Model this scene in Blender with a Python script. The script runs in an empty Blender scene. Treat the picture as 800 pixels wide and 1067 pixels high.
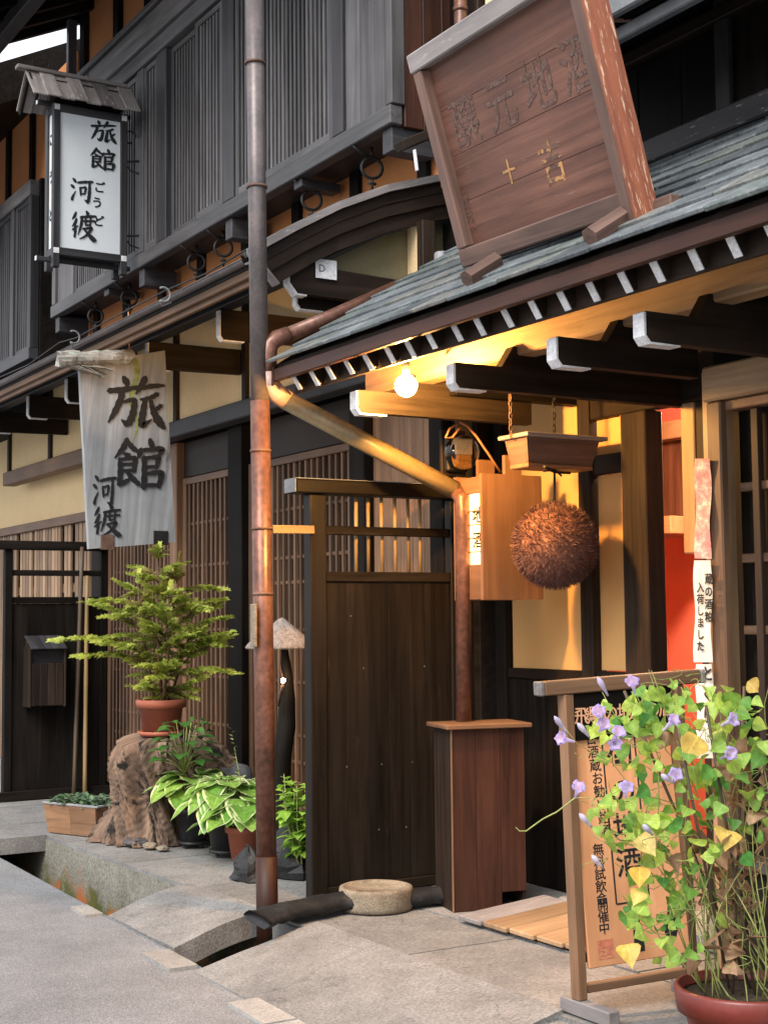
import bpy, math, random
from mathutils import Vector, Matrix, noise
random.seed(7)
R = math.radians
sc = bpy.context.scene

# ------------------------------------------------------------------ camera
FPX = 1500.0
A, P, RO = R(31), R(4.2), R(.56)
CAM = Vector((0, 0, 1.35))
FW = Vector((math.sin(A)*math.cos(P), math.cos(A)*math.cos(P), math.sin(P)))
R0 = Vector((math.cos(A), -math.sin(A), 0))
U0 = R0.cross(FW)
RI = R0*math.cos(RO) - U0*math.sin(RO)
UP = U0*math.cos(RO) + R0*math.sin(RO)
cam = bpy.data.cameras.new('camera')
camo = bpy.data.objects.new('camera', cam)
sc.collection.objects.link(camo)
m = Matrix((RI, UP, -FW)).transposed().to_4x4()
m.translation = CAM
camo.matrix_world = m
cam.sensor_fit = 'VERTICAL'
cam.sensor_height = 36.0
cam.lens = 36.0*FPX/1067.0
cam.clip_end = 2000
cam.clip_start = .05
sc.camera = camo

# ------------------------------------------------------------------ light
w = bpy.data.worlds.new('World')
sc.world = w
w.use_nodes = True
nt = w.node_tree
sky = nt.nodes.new('ShaderNodeTexSky')
sky.sky_type = 'NISHITA'
sky.sun_disc = False
SUN_EL, SUN_AZ = 46, 240      # azimuth of the sun, degrees clockwise from +Y
sky.sun_elevation = R(SUN_EL)
sky.sun_rotation = R(SUN_AZ)
sky.air_density = 1.0
sky.dust_density = 3.0
mixn = nt.nodes.new('ShaderNodeMix'); mixn.data_type = 'RGBA'   # thin bright overcast over the blue
mixn.inputs[0].default_value = .72
nt.links.new(sky.outputs[0], mixn.inputs[6])
mixn.inputs[7].default_value = (6.6, 6.7, 7.0, 1)
nt.links.new(mixn.outputs[2], nt.nodes['Background'].inputs[0])
nt.nodes['Background'].inputs[1].default_value = .115
sun = bpy.data.lights.new('sun', 'SUN')
sun.energy = 1.75
sun.angle = R(35)
sun.color = (1, .97, .93)
suno = bpy.data.objects.new('sun', sun)
sc.collection.objects.link(suno)
sd = Vector((math.sin(R(SUN_AZ))*math.cos(R(SUN_EL)), math.cos(R(SUN_AZ))*math.cos(R(SUN_EL)), math.sin(R(SUN_EL))))
suno.rotation_euler = sd.to_track_quat('Z', 'Y').to_euler()
sc.view_settings.view_transform = 'Standard'
sc.view_settings.look = 'None'
sc.view_settings.gamma = 1
sc.view_settings.use_curve_mapping = False
sc.view_settings.exposure = 1.2
sc.cycles.use_denoising = True
sc.cycles.max_bounces = 7
sc.cycles.sample_clamp_indirect = 6

# ------------------------------------------------------------------ helpers
def ray(px, py):
    return FW + RI*((px-400)/FPX) + UP*((533.5-py)/FPX)
def at(ax, px, py, v):          # point of the photograph's line of sight on a real plane of the place
    d = ray(px, py)
    i = 'xyz'.index(ax)
    return CAM + d*((v-CAM[i])/d[i])
def S(r, g, b):
    return tuple(((c/255)/12.92 if c/255 <= .04045 else ((c/255+.055)/1.055)**2.4) for c in (r, g, b)) + (1,)

class MB:
    def __init__(s):
        s.v = []; s.f = []; s.gc = []; s.t = []; s.sm = []; s.M = Matrix()
    def add(s, vs, fs, gcs=None, tint=None, smooth=False):
        b = len(s.v)
        t = random.random() if tint is None else tint
        off = Vector((random.random()*40, random.random()*40, random.random()*40))
        for k, q in enumerate(vs):
            q = Vector(q)
            s.v.append(s.M @ q)
            s.gc.append(Vector(gcs[k]) if gcs else q+off)
            s.t.append(t[k] if isinstance(t, list) else t)
        for f in fs:
            s.f.append([b+i for i in f]); s.sm.append(smooth)
    def box(s, c, size, rot=None, bev=.004, tint=None, ax=None):
        h = [x/2 for x in size]
        bev = min(bev, min(h)*.45)
        if ax is None: ax = max(range(3), key=lambda i: size[i])
        perm = [(1, 2, 0), (2, 0, 1), (0, 1, 2)][ax]
        c = Vector(c)
        vs = []; idx = {}
        for sx in (-1, 1):
            for sy in (-1, 1):
                for sz in (-1, 1):
                    for k in range(3):
                        q = [h[0], h[1], h[2]]
                        for j in range(3):
                            if j != k: q[j] -= bev
                        idx[(sx, sy, sz, k)] = len(vs)
                        vs.append(Vector((q[0]*sx, q[1]*sy, q[2]*sz)))
        fs = []
        for k in range(3):
            a, b = [j for j in range(3) if j != k]
            for sg in (-1, 1):
                f = []
                for sa, sb in ((-1, -1), (1, -1), (1, 1), (-1, 1)):
                    t = [0, 0, 0]; t[k] = sg; t[a] = sa; t[b] = sb
                    f.append(idx[(t[0], t[1], t[2], k)])
                fs.append(f)
        for k in range(3):
            a, b = [j for j in range(3) if j != k]
            for sa in (-1, 1):
                for sb in (-1, 1):
                    t0 = [0, 0, 0]; t0[k] = -1; t0[a] = sa; t0[b] = sb
                    t1 = list(t0); t1[k] = 1
                    fs.append([idx[(*t0, a)], idx[(*t1, a)], idx[(*t1, b)], idx[(*t0, b)]])
        for sx in (-1, 1):
            for sy in (-1, 1):
                for sz in (-1, 1):
                    fs.append([idx[(sx, sy, sz, k)] for k in range(3)])
        out = []
        for f in fs:
            n = (vs[f[1]]-vs[f[0]]).cross(vs[f[2]]-vs[f[0]])
            cen = sum((vs[i] for i in f), Vector())/len(f)
            out.append(f if n.dot(cen) > 0 else f[::-1])
        off = Vector((random.random()*40, random.random()*40, random.random()*40))
        gcs = [Vector((q[perm[0]], q[perm[1]], q[perm[2]]))+off for q in vs]
        if rot is not None: vs = [rot @ q for q in vs]
        s.add([q+c for q in vs], out, gcs, tint)
    def wb(s, x0, x1, y0, y1, z0, z1, bev=.004, tint=None, ax=None):
        s.box(((x0+x1)/2, (y0+y1)/2, (z0+z1)/2), (abs(x1-x0), abs(y1-y0), abs(z1-z0)), None, bev, tint, ax)
    def beam(s, p, q, w_, h_, up=(0, 0, 1), bev=.004, tint=None):
        p = Vector(p); q = Vector(q)
        d = (q-p); L = d.length; d.normalize()
        u = Vector(up)
        if abs(d.dot(u.normalized())) > .999: u = Vector((1, 0, 0))
        sx = d.cross(u).normalized(); u = sx.cross(d)
        rot = Matrix((sx, d, u)).transposed()
        s.box((p+q)/2, (w_, L, h_), rot, bev, tint, 1)
    def tube(s, pts, r, n=10, caps=True, tint=None, smooth=True):
        pts = [Vector(q) for q in pts]
        rs = r if isinstance(r, (list, tuple)) else [r]*len(pts)
        vs = []; fs = []; gcs = []
        t = (pts[1]-pts[0]).normalized()
        u = t.orthogonal().normalized()
        L = 0
        off = Vector((random.random()*40, random.random()*40, random.random()*40))
        for i, q in enumerate(pts):
            if i:
                L += (q-pts[i-1]).length
            if 0 < i < len(pts)-1: tt = (pts[i+1]-pts[i-1]).normalized()
            elif i == 0: tt = t
            else: tt = (pts[-1]-pts[-2]).normalized()
            u = (u - tt*u.dot(tt)).normalized()
            v = tt.cross(u)
            for k in range(n):
                a = 2*math.pi*k/n
                e = u*math.cos(a)+v*math.sin(a)
                vs.append(q+e*rs[i])
                gcs.append(off+Vector((math.cos(a)*rs[i], math.sin(a)*rs[i], L)))
        for i in range(len(pts)-1):
            for k in range(n):
                k2 = (k+1) % n
                fs.append([i*n+k, i*n+k2, (i+1)*n+k2, (i+1)*n+k])
        s.add(vs, fs, gcs, tint, smooth)
        if caps:
            b = len(s.f)
            base = len(s.v)-len(vs)
            s.f.append([base+k for k in range(n)][::-1]); s.sm.append(False)
            s.f.append([base+(len(pts)-1)*n+k for k in range(n)]); s.sm.append(False)
    def lathe(s, prof, c, n=28, tint=None, smooth=True, wob=0):
        c = Vector(c)
        vs = []; fs = []
        for (r, z) in prof:
            for k in range(n):
                a = 2*math.pi*k/n
                rr = r*(1+wob*noise.noise(Vector((math.cos(a)*2, math.sin(a)*2, z*3+c.x*7))))
                vs.append(c+Vector((rr*math.cos(a), rr*math.sin(a), z)))
        for i in range(len(prof)-1):
            for k in range(n):
                k2 = (k+1) % n
                fs.append([i*n+k, i*n+k2, (i+1)*n+k2, (i+1)*n+k])
        s.add(vs, fs, None, tint, smooth)
    def prism(s, pts, ext, tint=None, gax=None):
        pts = [Vector(q) for q in pts]; ext = Vector(ext)
        n = len(pts)
        nn = Vector()
        for i in range(n): nn += pts[i].cross(pts[(i+1) % n])
        if nn.dot(ext) > 0: pts = pts[::-1]
        vs = pts+[q+ext for q in pts]
        fs = [list(range(n)), list(range(n, 2*n))[::-1]]
        for i in range(n):
            j = (i+1) % n
            fs.append([i, n+i, n+j, j])
        gcs = None
        if gax:
            g = Vector(gax).normalized(); a = g.orthogonal().normalized(); b = g.cross(a)
            off = Vector((random.random()*40, random.random()*40, random.random()*40))
            gcs = [off+Vector((q.dot(a), q.dot(b), q.dot(g))) for q in vs]
        s.add(vs, fs, gcs, tint)
    def leaf(s, pos, d, nrm, L, W, prof, fold=.15, droop=.2, tint=None, nseg=None):
        """prof: list of (t, halfwidth) along the leaf"""
        d = Vector(d).normalized(); nrm = Vector(nrm)
        sd_ = d.cross(nrm)
        if sd_.length < 1e-4: sd_ = d.orthogonal()
        sd_.normalize(); nrm = sd_.cross(d)
        vs = []; gcs = []; fs = []; ph0 = random.random()*6
        for (t, hw) in prof:
            c = Vector(pos)+d*(t*L)-nrm*(droop*L*t*t)
            for k in (-1, -.55, 0, .55, 1):
                wv = .10*W*hw*math.sin(t*9+k*2+ph0)*abs(k)
                vs.append(c+sd_*(k*hw*W)+nrm*(abs(k)**1.4*hw*W*fold+wv))
                gcs.append((abs(k), t, tint if tint is not None else 0))
        for i in range(len(prof)-1):
            for j in range(4):
                b = i*5+j
                fs.append([b, b+1, b+6, b+5])
        s.add(vs, fs, gcs, random.random() if tint is None else tint, True)
    def build(s, name, mat, parent=None, loc=None):
        if parent is not None: loc = ROOT[parent.name]
        loc = Vector(loc if loc is not None else (0, 0, 0))
        me = bpy.data.meshes.new(name)
        me.from_pydata([tuple(q-loc) for q in s.v], [], s.f)
        a = me.attributes.new('gc', 'FLOAT_VECTOR', 'POINT')
        a.data.foreach_set('vector', [c for q in s.gc for c in q])
        a = me.attributes.new('tint', 'FLOAT', 'POINT')
        a.data.foreach_set('value', s.t)
        me.polygons.foreach_set('use_smooth', s.sm)
        me.materials.append(mat)
        me.update()
        o = bpy.data.objects.new(name, me)
        sc.collection.objects.link(o)
        if parent is not None:
            o.parent = parent
        else:
            o.location = loc
        ROOT[o.name] = loc
        return o
ROOT = {}
def tag(o, label=None, cat=None, group=None, kind=None):
    if label: o['label'] = label
    if cat: o['category'] = cat
    if group: o['group'] = group
    if kind: o['kind'] = kind
    return o
def thing(name, label, cat, loc, group=None):
    o = bpy.data.objects.new(name, None)
    o.empty_display_size = .1
    sc.collection.objects.link(o)
    o.location = loc
    ROOT[o.name] = Vector(loc)
    return tag(o, label, cat, group)
def one(fn):
    b = MB(); fn(b); return b

def text_geo(body, size, bold=0.0, spacing=1.0, align='CENTER'):
    cu = bpy.data.curves.new('t', 'FONT')
    cu.body = body; cu.size = size; cu.offset = bold
    cu.align_x = align; cu.align_y = 'CENTER'; cu.space_line = spacing
    cu.resolution_u = 4
    o = bpy.data.objects.new('t', cu)
    sc.collection.objects.link(o)
    dg = bpy.context.evaluated_depsgraph_get()
    me = bpy.data.meshes.new_from_object(o.evaluated_get(dg))
    vs = [v.co.copy() for v in me.vertices]; fs = [list(p.vertices) for p in me.polygons]
    bpy.data.objects.remove(o); bpy.data.curves.remove(cu); bpy.data.meshes.remove(me)
    return vs, fs
def put_text(mb, body, size, o, ux, uy, bold=0.0, spacing=1.0):
    rel = bold/size
    vs, fs = text_geo(body, 1.0, min(rel, .005), spacing)
    vs = [v*size for v in vs]; ex = max(0, rel-.005)*size
    o, ux, uy = Vector(o), Vector(ux).normalized(), Vector(uy).normalized()
    nz = ux.cross(uy)
    for k, (sx_, sy_) in enumerate(((0, 0),) if ex < 1e-5 else ((-1, -1), (1, -1), (-1, 1), (1, 1), (0, 0))):
        if vs: mb.add([o+ux*(v.x+sx_*ex)+uy*(v.y+sy_*ex)+nz*(.0001*k) for v in vs], fs, None, .5)

# brush characters: strokes of (x, y, width) in a 100 x 100 box, y down
BR = {
'旅': [[(28,3,5),(32,10,9),(35,17,6)], [(3,31,7),(26,27,8),(54,20,5)],
  [(27,26,7),(22,48,8),(12,72,7),(2,90,2)], [(28,50,4),(46,45,7),(46,62,8),(41,82,9),(34,91,8),(25,84,2)],
  [(66,1,8),(60,16,8),(50,33,2)], [(58,22,5),(78,16,7),(99,13,4)], [(88,30,6),(76,38,6),(58,43,3)],
  [(66,42,6),(63,62,8),(60,84,9),(62,92,8),(77,80,2)], [(76,44,5),(80,62,7),(90,82,11),(100,95,5)], [(94,52,6),(84,62,5),(76,68,2)]],
'館': [[(27,1,6),(18,20,8),(2,40,2)], [(27,5,5),(38,18,8),(52,27,4)], [(20,30,4),(28,34,7),(32,32,4)],
  [(12,42,6),(13,66,8),(11,92,7)], [(12,43,4),(42,39,7),(42,52,7),(41,66,6)], [(14,53,4),(41,51,5)], [(14,66,4),(41,63,5)],
  [(10,92,8),(22,88,7),(36,78,2)], [(26,67,5),(38,80,8),(52,92,6)],
  [(74,0,6),(77,10,9),(76,14,5)], [(55,20,6),(53,28,8),(50,37,4)], [(55,23,5),(80,19,7),(99,18,8),(95,28,6),(88,36,3)],
  [(62,36,7),(62,66,8),(61,98,8)], [(62,38,4),(90,35,7),(90,46,7),(87,57,5)], [(63,56,4),(87,54,5)],
  [(62,70,4),(96,66,8),(96,80,8),(92,95,6)], [(62,93,5),(93,91,6)]],
'河': [[(10,6,5),(17,12,9),(23,20,6)], [(2,33,5),(9,38,9),(16,43,5)], [(6,92,9),(10,78,7),(22,56,2)],
  [(32,20,6),(62,14,8),(99,9,7)], [(42,38,6),(44,54,7),(45,70,5)], [(43,40,4),(66,36,7),(65,50,7),(62,64,4)], [(45,64,4),(62,62,5)],
  [(84,13,7),(84,46,9),(81,76,10),(76,94,9),(62,86,2)]],
'渡': [[(18,8,5),(12,22,8),(3,34,3)], [(20,32,6),(14,46,8),(2,60,2)], [(14,48,6),(15,70,8),(12,96,6)], [(2,72,3),(14,64,6),(28,54,2)],
  [(60,0,5),(66,8,10),(68,13,5)], [(36,24,6),(64,19,7),(97,14,6)], [(42,24,7),(38,54,8),(26,86,2)],
  [(48,37,5),(70,34,6),(95,31,5)], [(57,27,5),(58,50,6)], [(78,24,6),(76,49,5)], [(57,50,4),(77,47,5)],
  [(46,64,5),(66,60,6),(82,57,8),(68,78,7),(50,92,5),(32,100,2)], [(52,66,4),(70,82,9),(90,97,13),(101,99,5)]],
}
def brush(mb, ch, o, ux, uy, sx, sy, depth, wk=1.0):
    """writes one character with its own thickness on a board; o = top left, ux right, uy up"""
    o, ux, uy = Vector(o), Vector(ux).normalized(), Vector(uy).normalized()
    nn = ux.cross(uy)
    for si, st in enumerate(BR[ch]):
        # catmull-rom resample
        P_ = [Vector((x, y, ww)) for x, y, ww in st]
        Q = [P_[0]*2-P_[1]]+P_+[P_[-1]*2-P_[-2]]
        sm = []
        for i in range(1, len(Q)-2):
            for k in range(6):
                t = k/6
                a, b, c, d = Q[i-1], Q[i], Q[i+1], Q[i+2]
                sm.append(.5*((2*b)+(c-a)*t+(2*a-5*b+4*c-d)*t*t+(3*b-a-3*c+d)*t**3))
        sm.append(P_[-1])
        Lf = []; Rt = []
        for i, q in enumerate(sm):
            t = (sm[min(i+1, len(sm)-1)]-sm[max(i-1, 0)]); t.z = 0; t.normalize()
            n_ = Vector((-t.y, t.x, 0)); ww = max(q.z, .8)*.5*wk*(1+.12*math.sin(i*1.7+si))
            Lf.append(q+n_*ww); Rt.append(q-n_*ww)
        t0 = (sm[0]-sm[1]); t0.z = 0; t0.normalize(); t1 = (sm[-1]-sm[-2]); t1.z = 0; t1.normalize()
        vs = []; fs = []
        top = depth+si*.00025
        pts = []
        for i in range(len(sm)): pts += [Lf[i], Rt[i]]
        pts = [sm[0]+t0*max(sm[0].z, .8)*.45*wk]+pts+[sm[-1]+t1*max(sm[-1].z, .8)*.45*wk]
        base = [o+ux*(q.x/100*sx)-uy*(q.y/100*sy) for q in pts]
        n = len(base)
        vs = [q+nn*top for q in base]+[q+nn*(top-depth-.001) for q in base]
        tri = [[0, 1, 2]]
        for i in range(len(sm)-1):
            b = 1+i*2
            tri.append([b, b+2, b+3, b+1])
        tri.append([n-1, n-2, n-3])
        def orient(f):
            nr = (vs[f[1]]-vs[f[0]]).cross(vs[f[2]]-vs[f[0]])
            return f if nr.dot(nn) > 0 else f[::-1]
        fs = [orient(f) for f in tri]
        rim = [0]+[1+2*i for i in range(len(sm))]+[n-1]+[2+2*i for i in range(len(sm)-1, -1, -1)]
        for i in range(len(rim)):
            a, b = rim[i], rim[(i+1) % len(rim)]
            fs.append([a, b, n+b, n+a])
        mb.add(vs, fs, None, .5)

# ------------------------------------------------------------------ materials
def nodes(name):
    mt = bpy.data.materials.new(name); mt.use_nodes = True
    n = mt.node_tree.nodes; l = mt.node_tree.links
    return mt, n, l, n['Principled BSDF']
def ramp(n, stops):
    r = n.new('ShaderNodeValToRGB')
    e = r.color_ramp.elements
    e[0].position, e[0].color = stops[0]
    e[1].position, e[1].color = stops[-1]
    for p_, c in stops[1:-1]:
        k = e.new(p_); k.color = c
    return r
def wood(name, c1, c2, rough=.6, scale=22, along=1.3, bump=.25, wear=None, wear_th=.62, tintr=.3, spec=.4, wscale=(14, 14, 3)):
    mt, n, l, p = nodes(name)
    at_ = n.new('ShaderNodeAttribute'); at_.attribute_name = 'gc'
    mp = n.new('ShaderNodeMapping'); mp.inputs['Scale'].default_value = (scale, scale, along)
    l.new(at_.outputs['Vector'], mp.inputs[0])
    no = n.new('ShaderNodeTexNoise'); no.inputs['Scale'].default_value = 1; no.inputs['Detail'].default_value = 7
    no.inputs['Roughness'].default_value = .65; no.inputs['Distortion'].default_value = .6
    l.new(mp.outputs[0], no.inputs['Vector'])
    rp = ramp(n, [(.32, c1), (.68, c2)])
    l.new(no.outputs['Fac'], rp.inputs[0])
    ti = n.new('ShaderNodeAttribute'); ti.attribute_name = 'tint'
    mr = n.new('ShaderNodeMapRange'); mr.inputs['To Min'].default_value = 1-tintr; mr.inputs['To Max'].default_value = 1+tintr
    l.new(ti.outputs['Fac'], mr.inputs['Value'])
    big = n.new('ShaderNodeTexNoise'); big.inputs['Scale'].default_value = 2.2; big.inputs['Detail'].default_value = 4
    l.new(at_.outputs['Vector'], big.inputs['Vector'])
    mb2 = n.new('ShaderNodeMapRange'); mb2.inputs['From Min'].default_value = .3; mb2.inputs['From Max'].default_value = .7
    mb2.inputs['To Min'].default_value = .78; mb2.inputs['To Max'].default_value = 1.25
    l.new(big.outputs['Fac'], mb2.inputs['Value'])
    mu = n.new('ShaderNodeMath'); mu.operation = 'MULTIPLY'
    l.new(mr.outputs[0], mu.inputs[0]); l.new(mb2.outputs[0], mu.inputs[1])
    mx = n.new('ShaderNodeVectorMath'); mx.operation = 'SCALE'
    l.new(rp.outputs[0], mx.inputs[0]); l.new(mu.outputs[0], mx.inputs['Scale'])
    col = mx.outputs[0]
    if wear:
        m2 = n.new('ShaderNodeMapping'); m2.inputs['Scale'].default_value = wscale
        l.new(at_.outputs['Vector'], m2.inputs[0])
        wn = n.new('ShaderNodeTexNoise'); wn.inputs['Scale'].default_value = 1; wn.inputs['Detail'].default_value = 8; wn.inputs['Roughness'].default_value = .7
        l.new(m2.outputs[0], wn.inputs['Vector'])
        wr = n.new('ShaderNodeMapRange'); wr.inputs['From Min'].default_value = wear_th; wr.inputs['From Max'].default_value = wear_th+.07
        l.new(wn.outputs['Fac'], wr.inputs['Value'])
        mix = n.new('ShaderNodeMix'); mix.data_type = 'RGBA'
        l.new(wr.outputs[0], mix.inputs[0]); l.new(col, mix.inputs[6]); mix.inputs[7].default_value = wear
        col = mix.outputs[2]
    l.new(col, p.inputs['Base Color'])
    rr = n.new('ShaderNodeMapRange'); rr.inputs['To Min'].default_value = rough-.12; rr.inputs['To Max'].default_value = rough+.15
    l.new(no.outputs['Fac'], rr.inputs['Value']); l.new(rr.outputs[0], p.inputs['Roughness'])
    p.inputs['Specular IOR Level'].default_value = spec
    bp = n.new('ShaderNodeBump'); bp.inputs['Strength'].default_value = bump; bp.inputs['Distance'].default_value = .006
    l.new(no.outputs['Fac'], bp.inputs['Height']); l.new(bp.outputs[0], p.inputs['Normal'])
    return mt
def rough(name, stops, scale=8, rough_=.85, bump=.3, dist=.01, fine=60, fine_amt=.25, metallic=0, spec=.4, extra=None):
    """mottled solid surface: big noise colour, fine speckle, bump"""
    mt, n, l, p = nodes(name)
    tc = n.new('ShaderNodeTexCoord')
    geo = n.new('ShaderNodeNewGeometry')
    no = n.new('ShaderNodeTexNoise'); no.inputs['Scale'].default_value = scale; no.inputs['Detail'].default_value = 7; no.inputs['Roughness'].default_value = .6
    l.new(geo.outputs['Position'], no.inputs['Vector'])
    rp = ramp(n, stops); l.new(no.outputs['Fac'], rp.inputs[0])
    fi = n.new('ShaderNodeTexNoise'); fi.inputs['Scale'].default_value = fine; fi.inputs['Detail'].default_value = 3
    l.new(geo.outputs['Position'], fi.inputs['Vector'])
    mr = n.new('ShaderNodeMapRange'); mr.inputs['From Min'].default_value = .3; mr.inputs['From Max'].default_value = .7
    mr.inputs['To Min'].default_value = 1-fine_amt; mr.inputs['To Max'].default_value = 1+fine_amt
    l.new(fi.outputs['Fac'], mr.inputs['Value'])
    ti = n.new('ShaderNodeAttribute'); ti.attribute_name = 'tint'
    m3 = n.new('ShaderNodeMapRange'); m3.inputs['To Min'].default_value = .86; m3.inputs['To Max'].default_value = 1.14
    l.new(ti.outputs['Fac'], m3.inputs['Value'])
    mu = n.new('ShaderNodeMath'); mu.operation = 'MULTIPLY'; l.new(mr.outputs[0], mu.inputs[0]); l.new(m3.outputs[0], mu.inputs[1])
    mx = n.new('ShaderNodeVectorMath'); mx.operation = 'SCALE'; l.new(rp.outputs[0], mx.inputs[0]); l.new(mu.outputs[0], mx.inputs['Scale'])
    col = mx.outputs[0]
    if extra: col = extra(n, l, geo, col)
    l.new(col, p.inputs['Base Color'])
    p.inputs['Roughness'].default_value = rough_; p.inputs['Metallic'].default_value = metallic
    p.inputs['Specular IOR Level'].default_value = spec
    ad = n.new('ShaderNodeMath'); ad.operation = 'ADD'; l.new(no.outputs['Fac'], ad.inputs[0]); l.new(fi.outputs['Fac'], ad.inputs[1])
    bp = n.new('ShaderNodeBump'); bp.inputs['Strength'].default_value = bump; bp.inputs['Distance'].default_value = dist
    l.new(ad.outputs[0], bp.inputs['Height']); l.new(bp.outputs[0], p.inputs['Normal'])
    return mt
def leafm(name, c1, c2, rim=None, trans=.35, rough_=.45, rim_at=.8):
    mt, n, l, p = nodes(name)
    ti = n.new('ShaderNodeAttribute'); ti.attribute_name = 'tint'
    rp = ramp(n, [(0, c1), (1, c2)]); l.new(ti.outputs['Fac'], rp.inputs[0])
    geo = n.new('ShaderNodeNewGeometry')
    no = n.new('ShaderNodeTexNoise'); no.inputs['Scale'].default_value = 45; no.inputs['Detail'].default_value = 3
    l.new(geo.outputs['Position'], no.inputs['Vector'])
    mr = n.new('ShaderNodeMapRange'); mr.inputs['From Min'].default_value = .3; mr.inputs['From Max'].default_value = .7; mr.inputs['To Min'].default_value = .75; mr.inputs['To Max'].default_value = 1.25
    l.new(no.outputs['Fac'], mr.inputs['Value'])
    mx = n.new('ShaderNodeVectorMath'); mx.operation = 'SCALE'; l.new(rp.outputs[0], mx.inputs[0]); l.new(mr.outputs[0], mx.inputs['Scale'])
    col = mx.outputs[0]
    gc = n.new('ShaderNodeAttribute'); gc.attribute_name = 'gc'
    sp = n.new('ShaderNodeSeparateXYZ'); l.new(gc.outputs['Vector'], sp.inputs[0])
    if rim:
        ad = n.new('ShaderNodeMath'); ad.operation = 'MULTIPLY_ADD'; ad.inputs[1].default_value = .5; l.new(no.outputs['Fac'], ad.inputs[0]); l.new(sp.outputs[0], ad.inputs[2])
        st = n.new('ShaderNodeMapRange'); st.inputs['From Min'].default_value = rim_at+.22; st.inputs['From Max'].default_value = rim_at+.32
        l.new(ad.outputs[0], st.inputs['Value'])
        mi = n.new('ShaderNodeMix'); mi.data_type = 'RGBA'; l.new(st.outputs[0], mi.inputs[0]); l.new(col, mi.inputs[6]); mi.inputs[7].default_value = rim
        col = mi.outputs[2]
    # pale midrib
    mid = n.new('ShaderNodeMapRange'); mid.inputs['From Min'].default_value = .0; mid.inputs['From Max'].default_value = .1; mid.inputs['To Min'].default_value = 1.35; mid.inputs['To Max'].default_value = 1.0
    l.new(sp.outputs[0], mid.inputs['Value'])
    m4 = n.new('ShaderNodeVectorMath'); m4.operation = 'SCALE'; l.new(col, m4.inputs[0]); l.new(mid.outputs[0], m4.inputs['Scale'])
    l.new(m4.outputs[0], p.inputs['Base Color'])
    p.inputs['Roughness'].default_value = rough_
    p.inputs['Specular IOR Level'].default_value = .35
    tr = n.new('ShaderNodeBsdfTranslucent'); l.new(m4.outputs[0], tr.inputs[0])
    ms = n.new('ShaderNodeMixShader'); ms.inputs[0].default_value = trans
    l.new(p.outputs[0], ms.inputs[1]); l.new(tr.outputs[0], ms.inputs[2])
    l.new(ms.outputs[0], n['Material Output'].inputs[0])
    return mt
def emis(name, col, st):
    mt, n, l, p = nodes(name)
    p.inputs['Base Color'].default_value = col
    p.inputs['Emission Color'].default_value = col; p.inputs['Emission Strength'].default_value = st
    return mt

M = {}
M['grey_wood'] = wood('grey_wood', (.045, .0425, .043, 1), (.112, .106, .107, 1), .5, bump=.3, tintr=.45)
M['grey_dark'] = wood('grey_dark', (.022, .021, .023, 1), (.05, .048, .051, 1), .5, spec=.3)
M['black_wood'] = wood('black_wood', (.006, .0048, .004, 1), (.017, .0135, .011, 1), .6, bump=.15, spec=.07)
M['dark_brown'] = wood('dark_brown', (.013, .008, .0055, 1), (.034, .021, .014, 1), .55, bump=.18, spec=.22)
M['red_brown'] = wood('red_brown', (.026, .0095, .0055, 1), (.066, .025, .0145, 1), .5, bump=.18, spec=.25)
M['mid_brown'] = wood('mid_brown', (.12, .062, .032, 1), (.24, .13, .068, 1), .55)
M['tan_wood'] = wood('tan_wood', (.27, .165, .085, 1), (.42, .27, .15, 1), .55)
M['fence_tan'] = wood('fence_tan', (.17, .105, .06, 1), (.32, .205, .12, 1), .6, tintr=.45)
M['cedar'] = wood('cedar', (.14, .068, .034, 1), (.25, .132, .068, 1), .5, scale=14, along=.8, bump=.12)
M['orange_cedar'] = wood('orange_cedar', (.58, .25, .105, 1), (.74, .36, .175, 1), .45, scale=12, along=.7, bump=.08, tintr=.1)
M['sign_grey'] = wood('sign_grey', (.17, .18, .185, 1), (.34, .35, .36, 1), .7, scale=16, along=.8, bump=.3, wear=(.11, .1, .1, 1), wear_th=.63, wscale=(7, 7, 1.2))
M['lattice_brown'] = wood('lattice_brown', (.075, .04, .022, 1), (.17, .098, .06, 1), .5, bump=.15, spec=.2)
M['screen_brown'] = wood('screen_brown', (.006, .0045, .0032, 1), (.016, .0118, .0085, 1), .5, bump=.25, spec=.2, tintr=.4, wear=(.03, .022, .016, 1), wear_th=.62, wscale=(12, 12, 2))
M['plank_tan'] = wood('plank_tan', (.17, .1, .05, 1), (.31, .195, .105, 1), .55)  # even tan wood of the eave purlin
M['beam_black'] = wood('beam_black', (.011, .0075, .005, 1), (.032, .022, .015, 1), .6, bump=.4, spec=.15)
M['kanban'] = wood('kanban', (.085, .034, .022, 1), (.19, .083, .055, 1), .6, scale=26, along=.9, bump=.35, wear=(.25, .17, .13, 1), wear_th=.66, wscale=(70, 70, 5))
M['kanban_frame'] = wood('kanban_frame', (.08, .045, .034, 1), (.18, .105, .08, 1), .6, bump=.35, wear=(.3, .25, .23, 1), wear_th=.66, wscale=(45, 45, 7))
M['kanban_grey'] = wood('kanban_grey', (.17, .15, .145, 1), (.30, .27, .26, 1), .65, bump=.35, wear=(.45, .42, .4, 1), wear_th=.6, wscale=(45, 45, 7))
M['kanban_red'] = wood('kanban_red', (.19, .058, .03, 1), (.34, .11, .055, 1), .6, bump=.4, wear=(.62, .42, .28, 1), wear_th=.56, wscale=(90, 90, 9))
M['worn_black'] = wood('worn_black', (.02, .019, .02, 1), (.05, .046, .046, 1), .6, wear=(.45, .43, .42, 1), wear_th=.6, wscale=(55, 55, 9))
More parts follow.
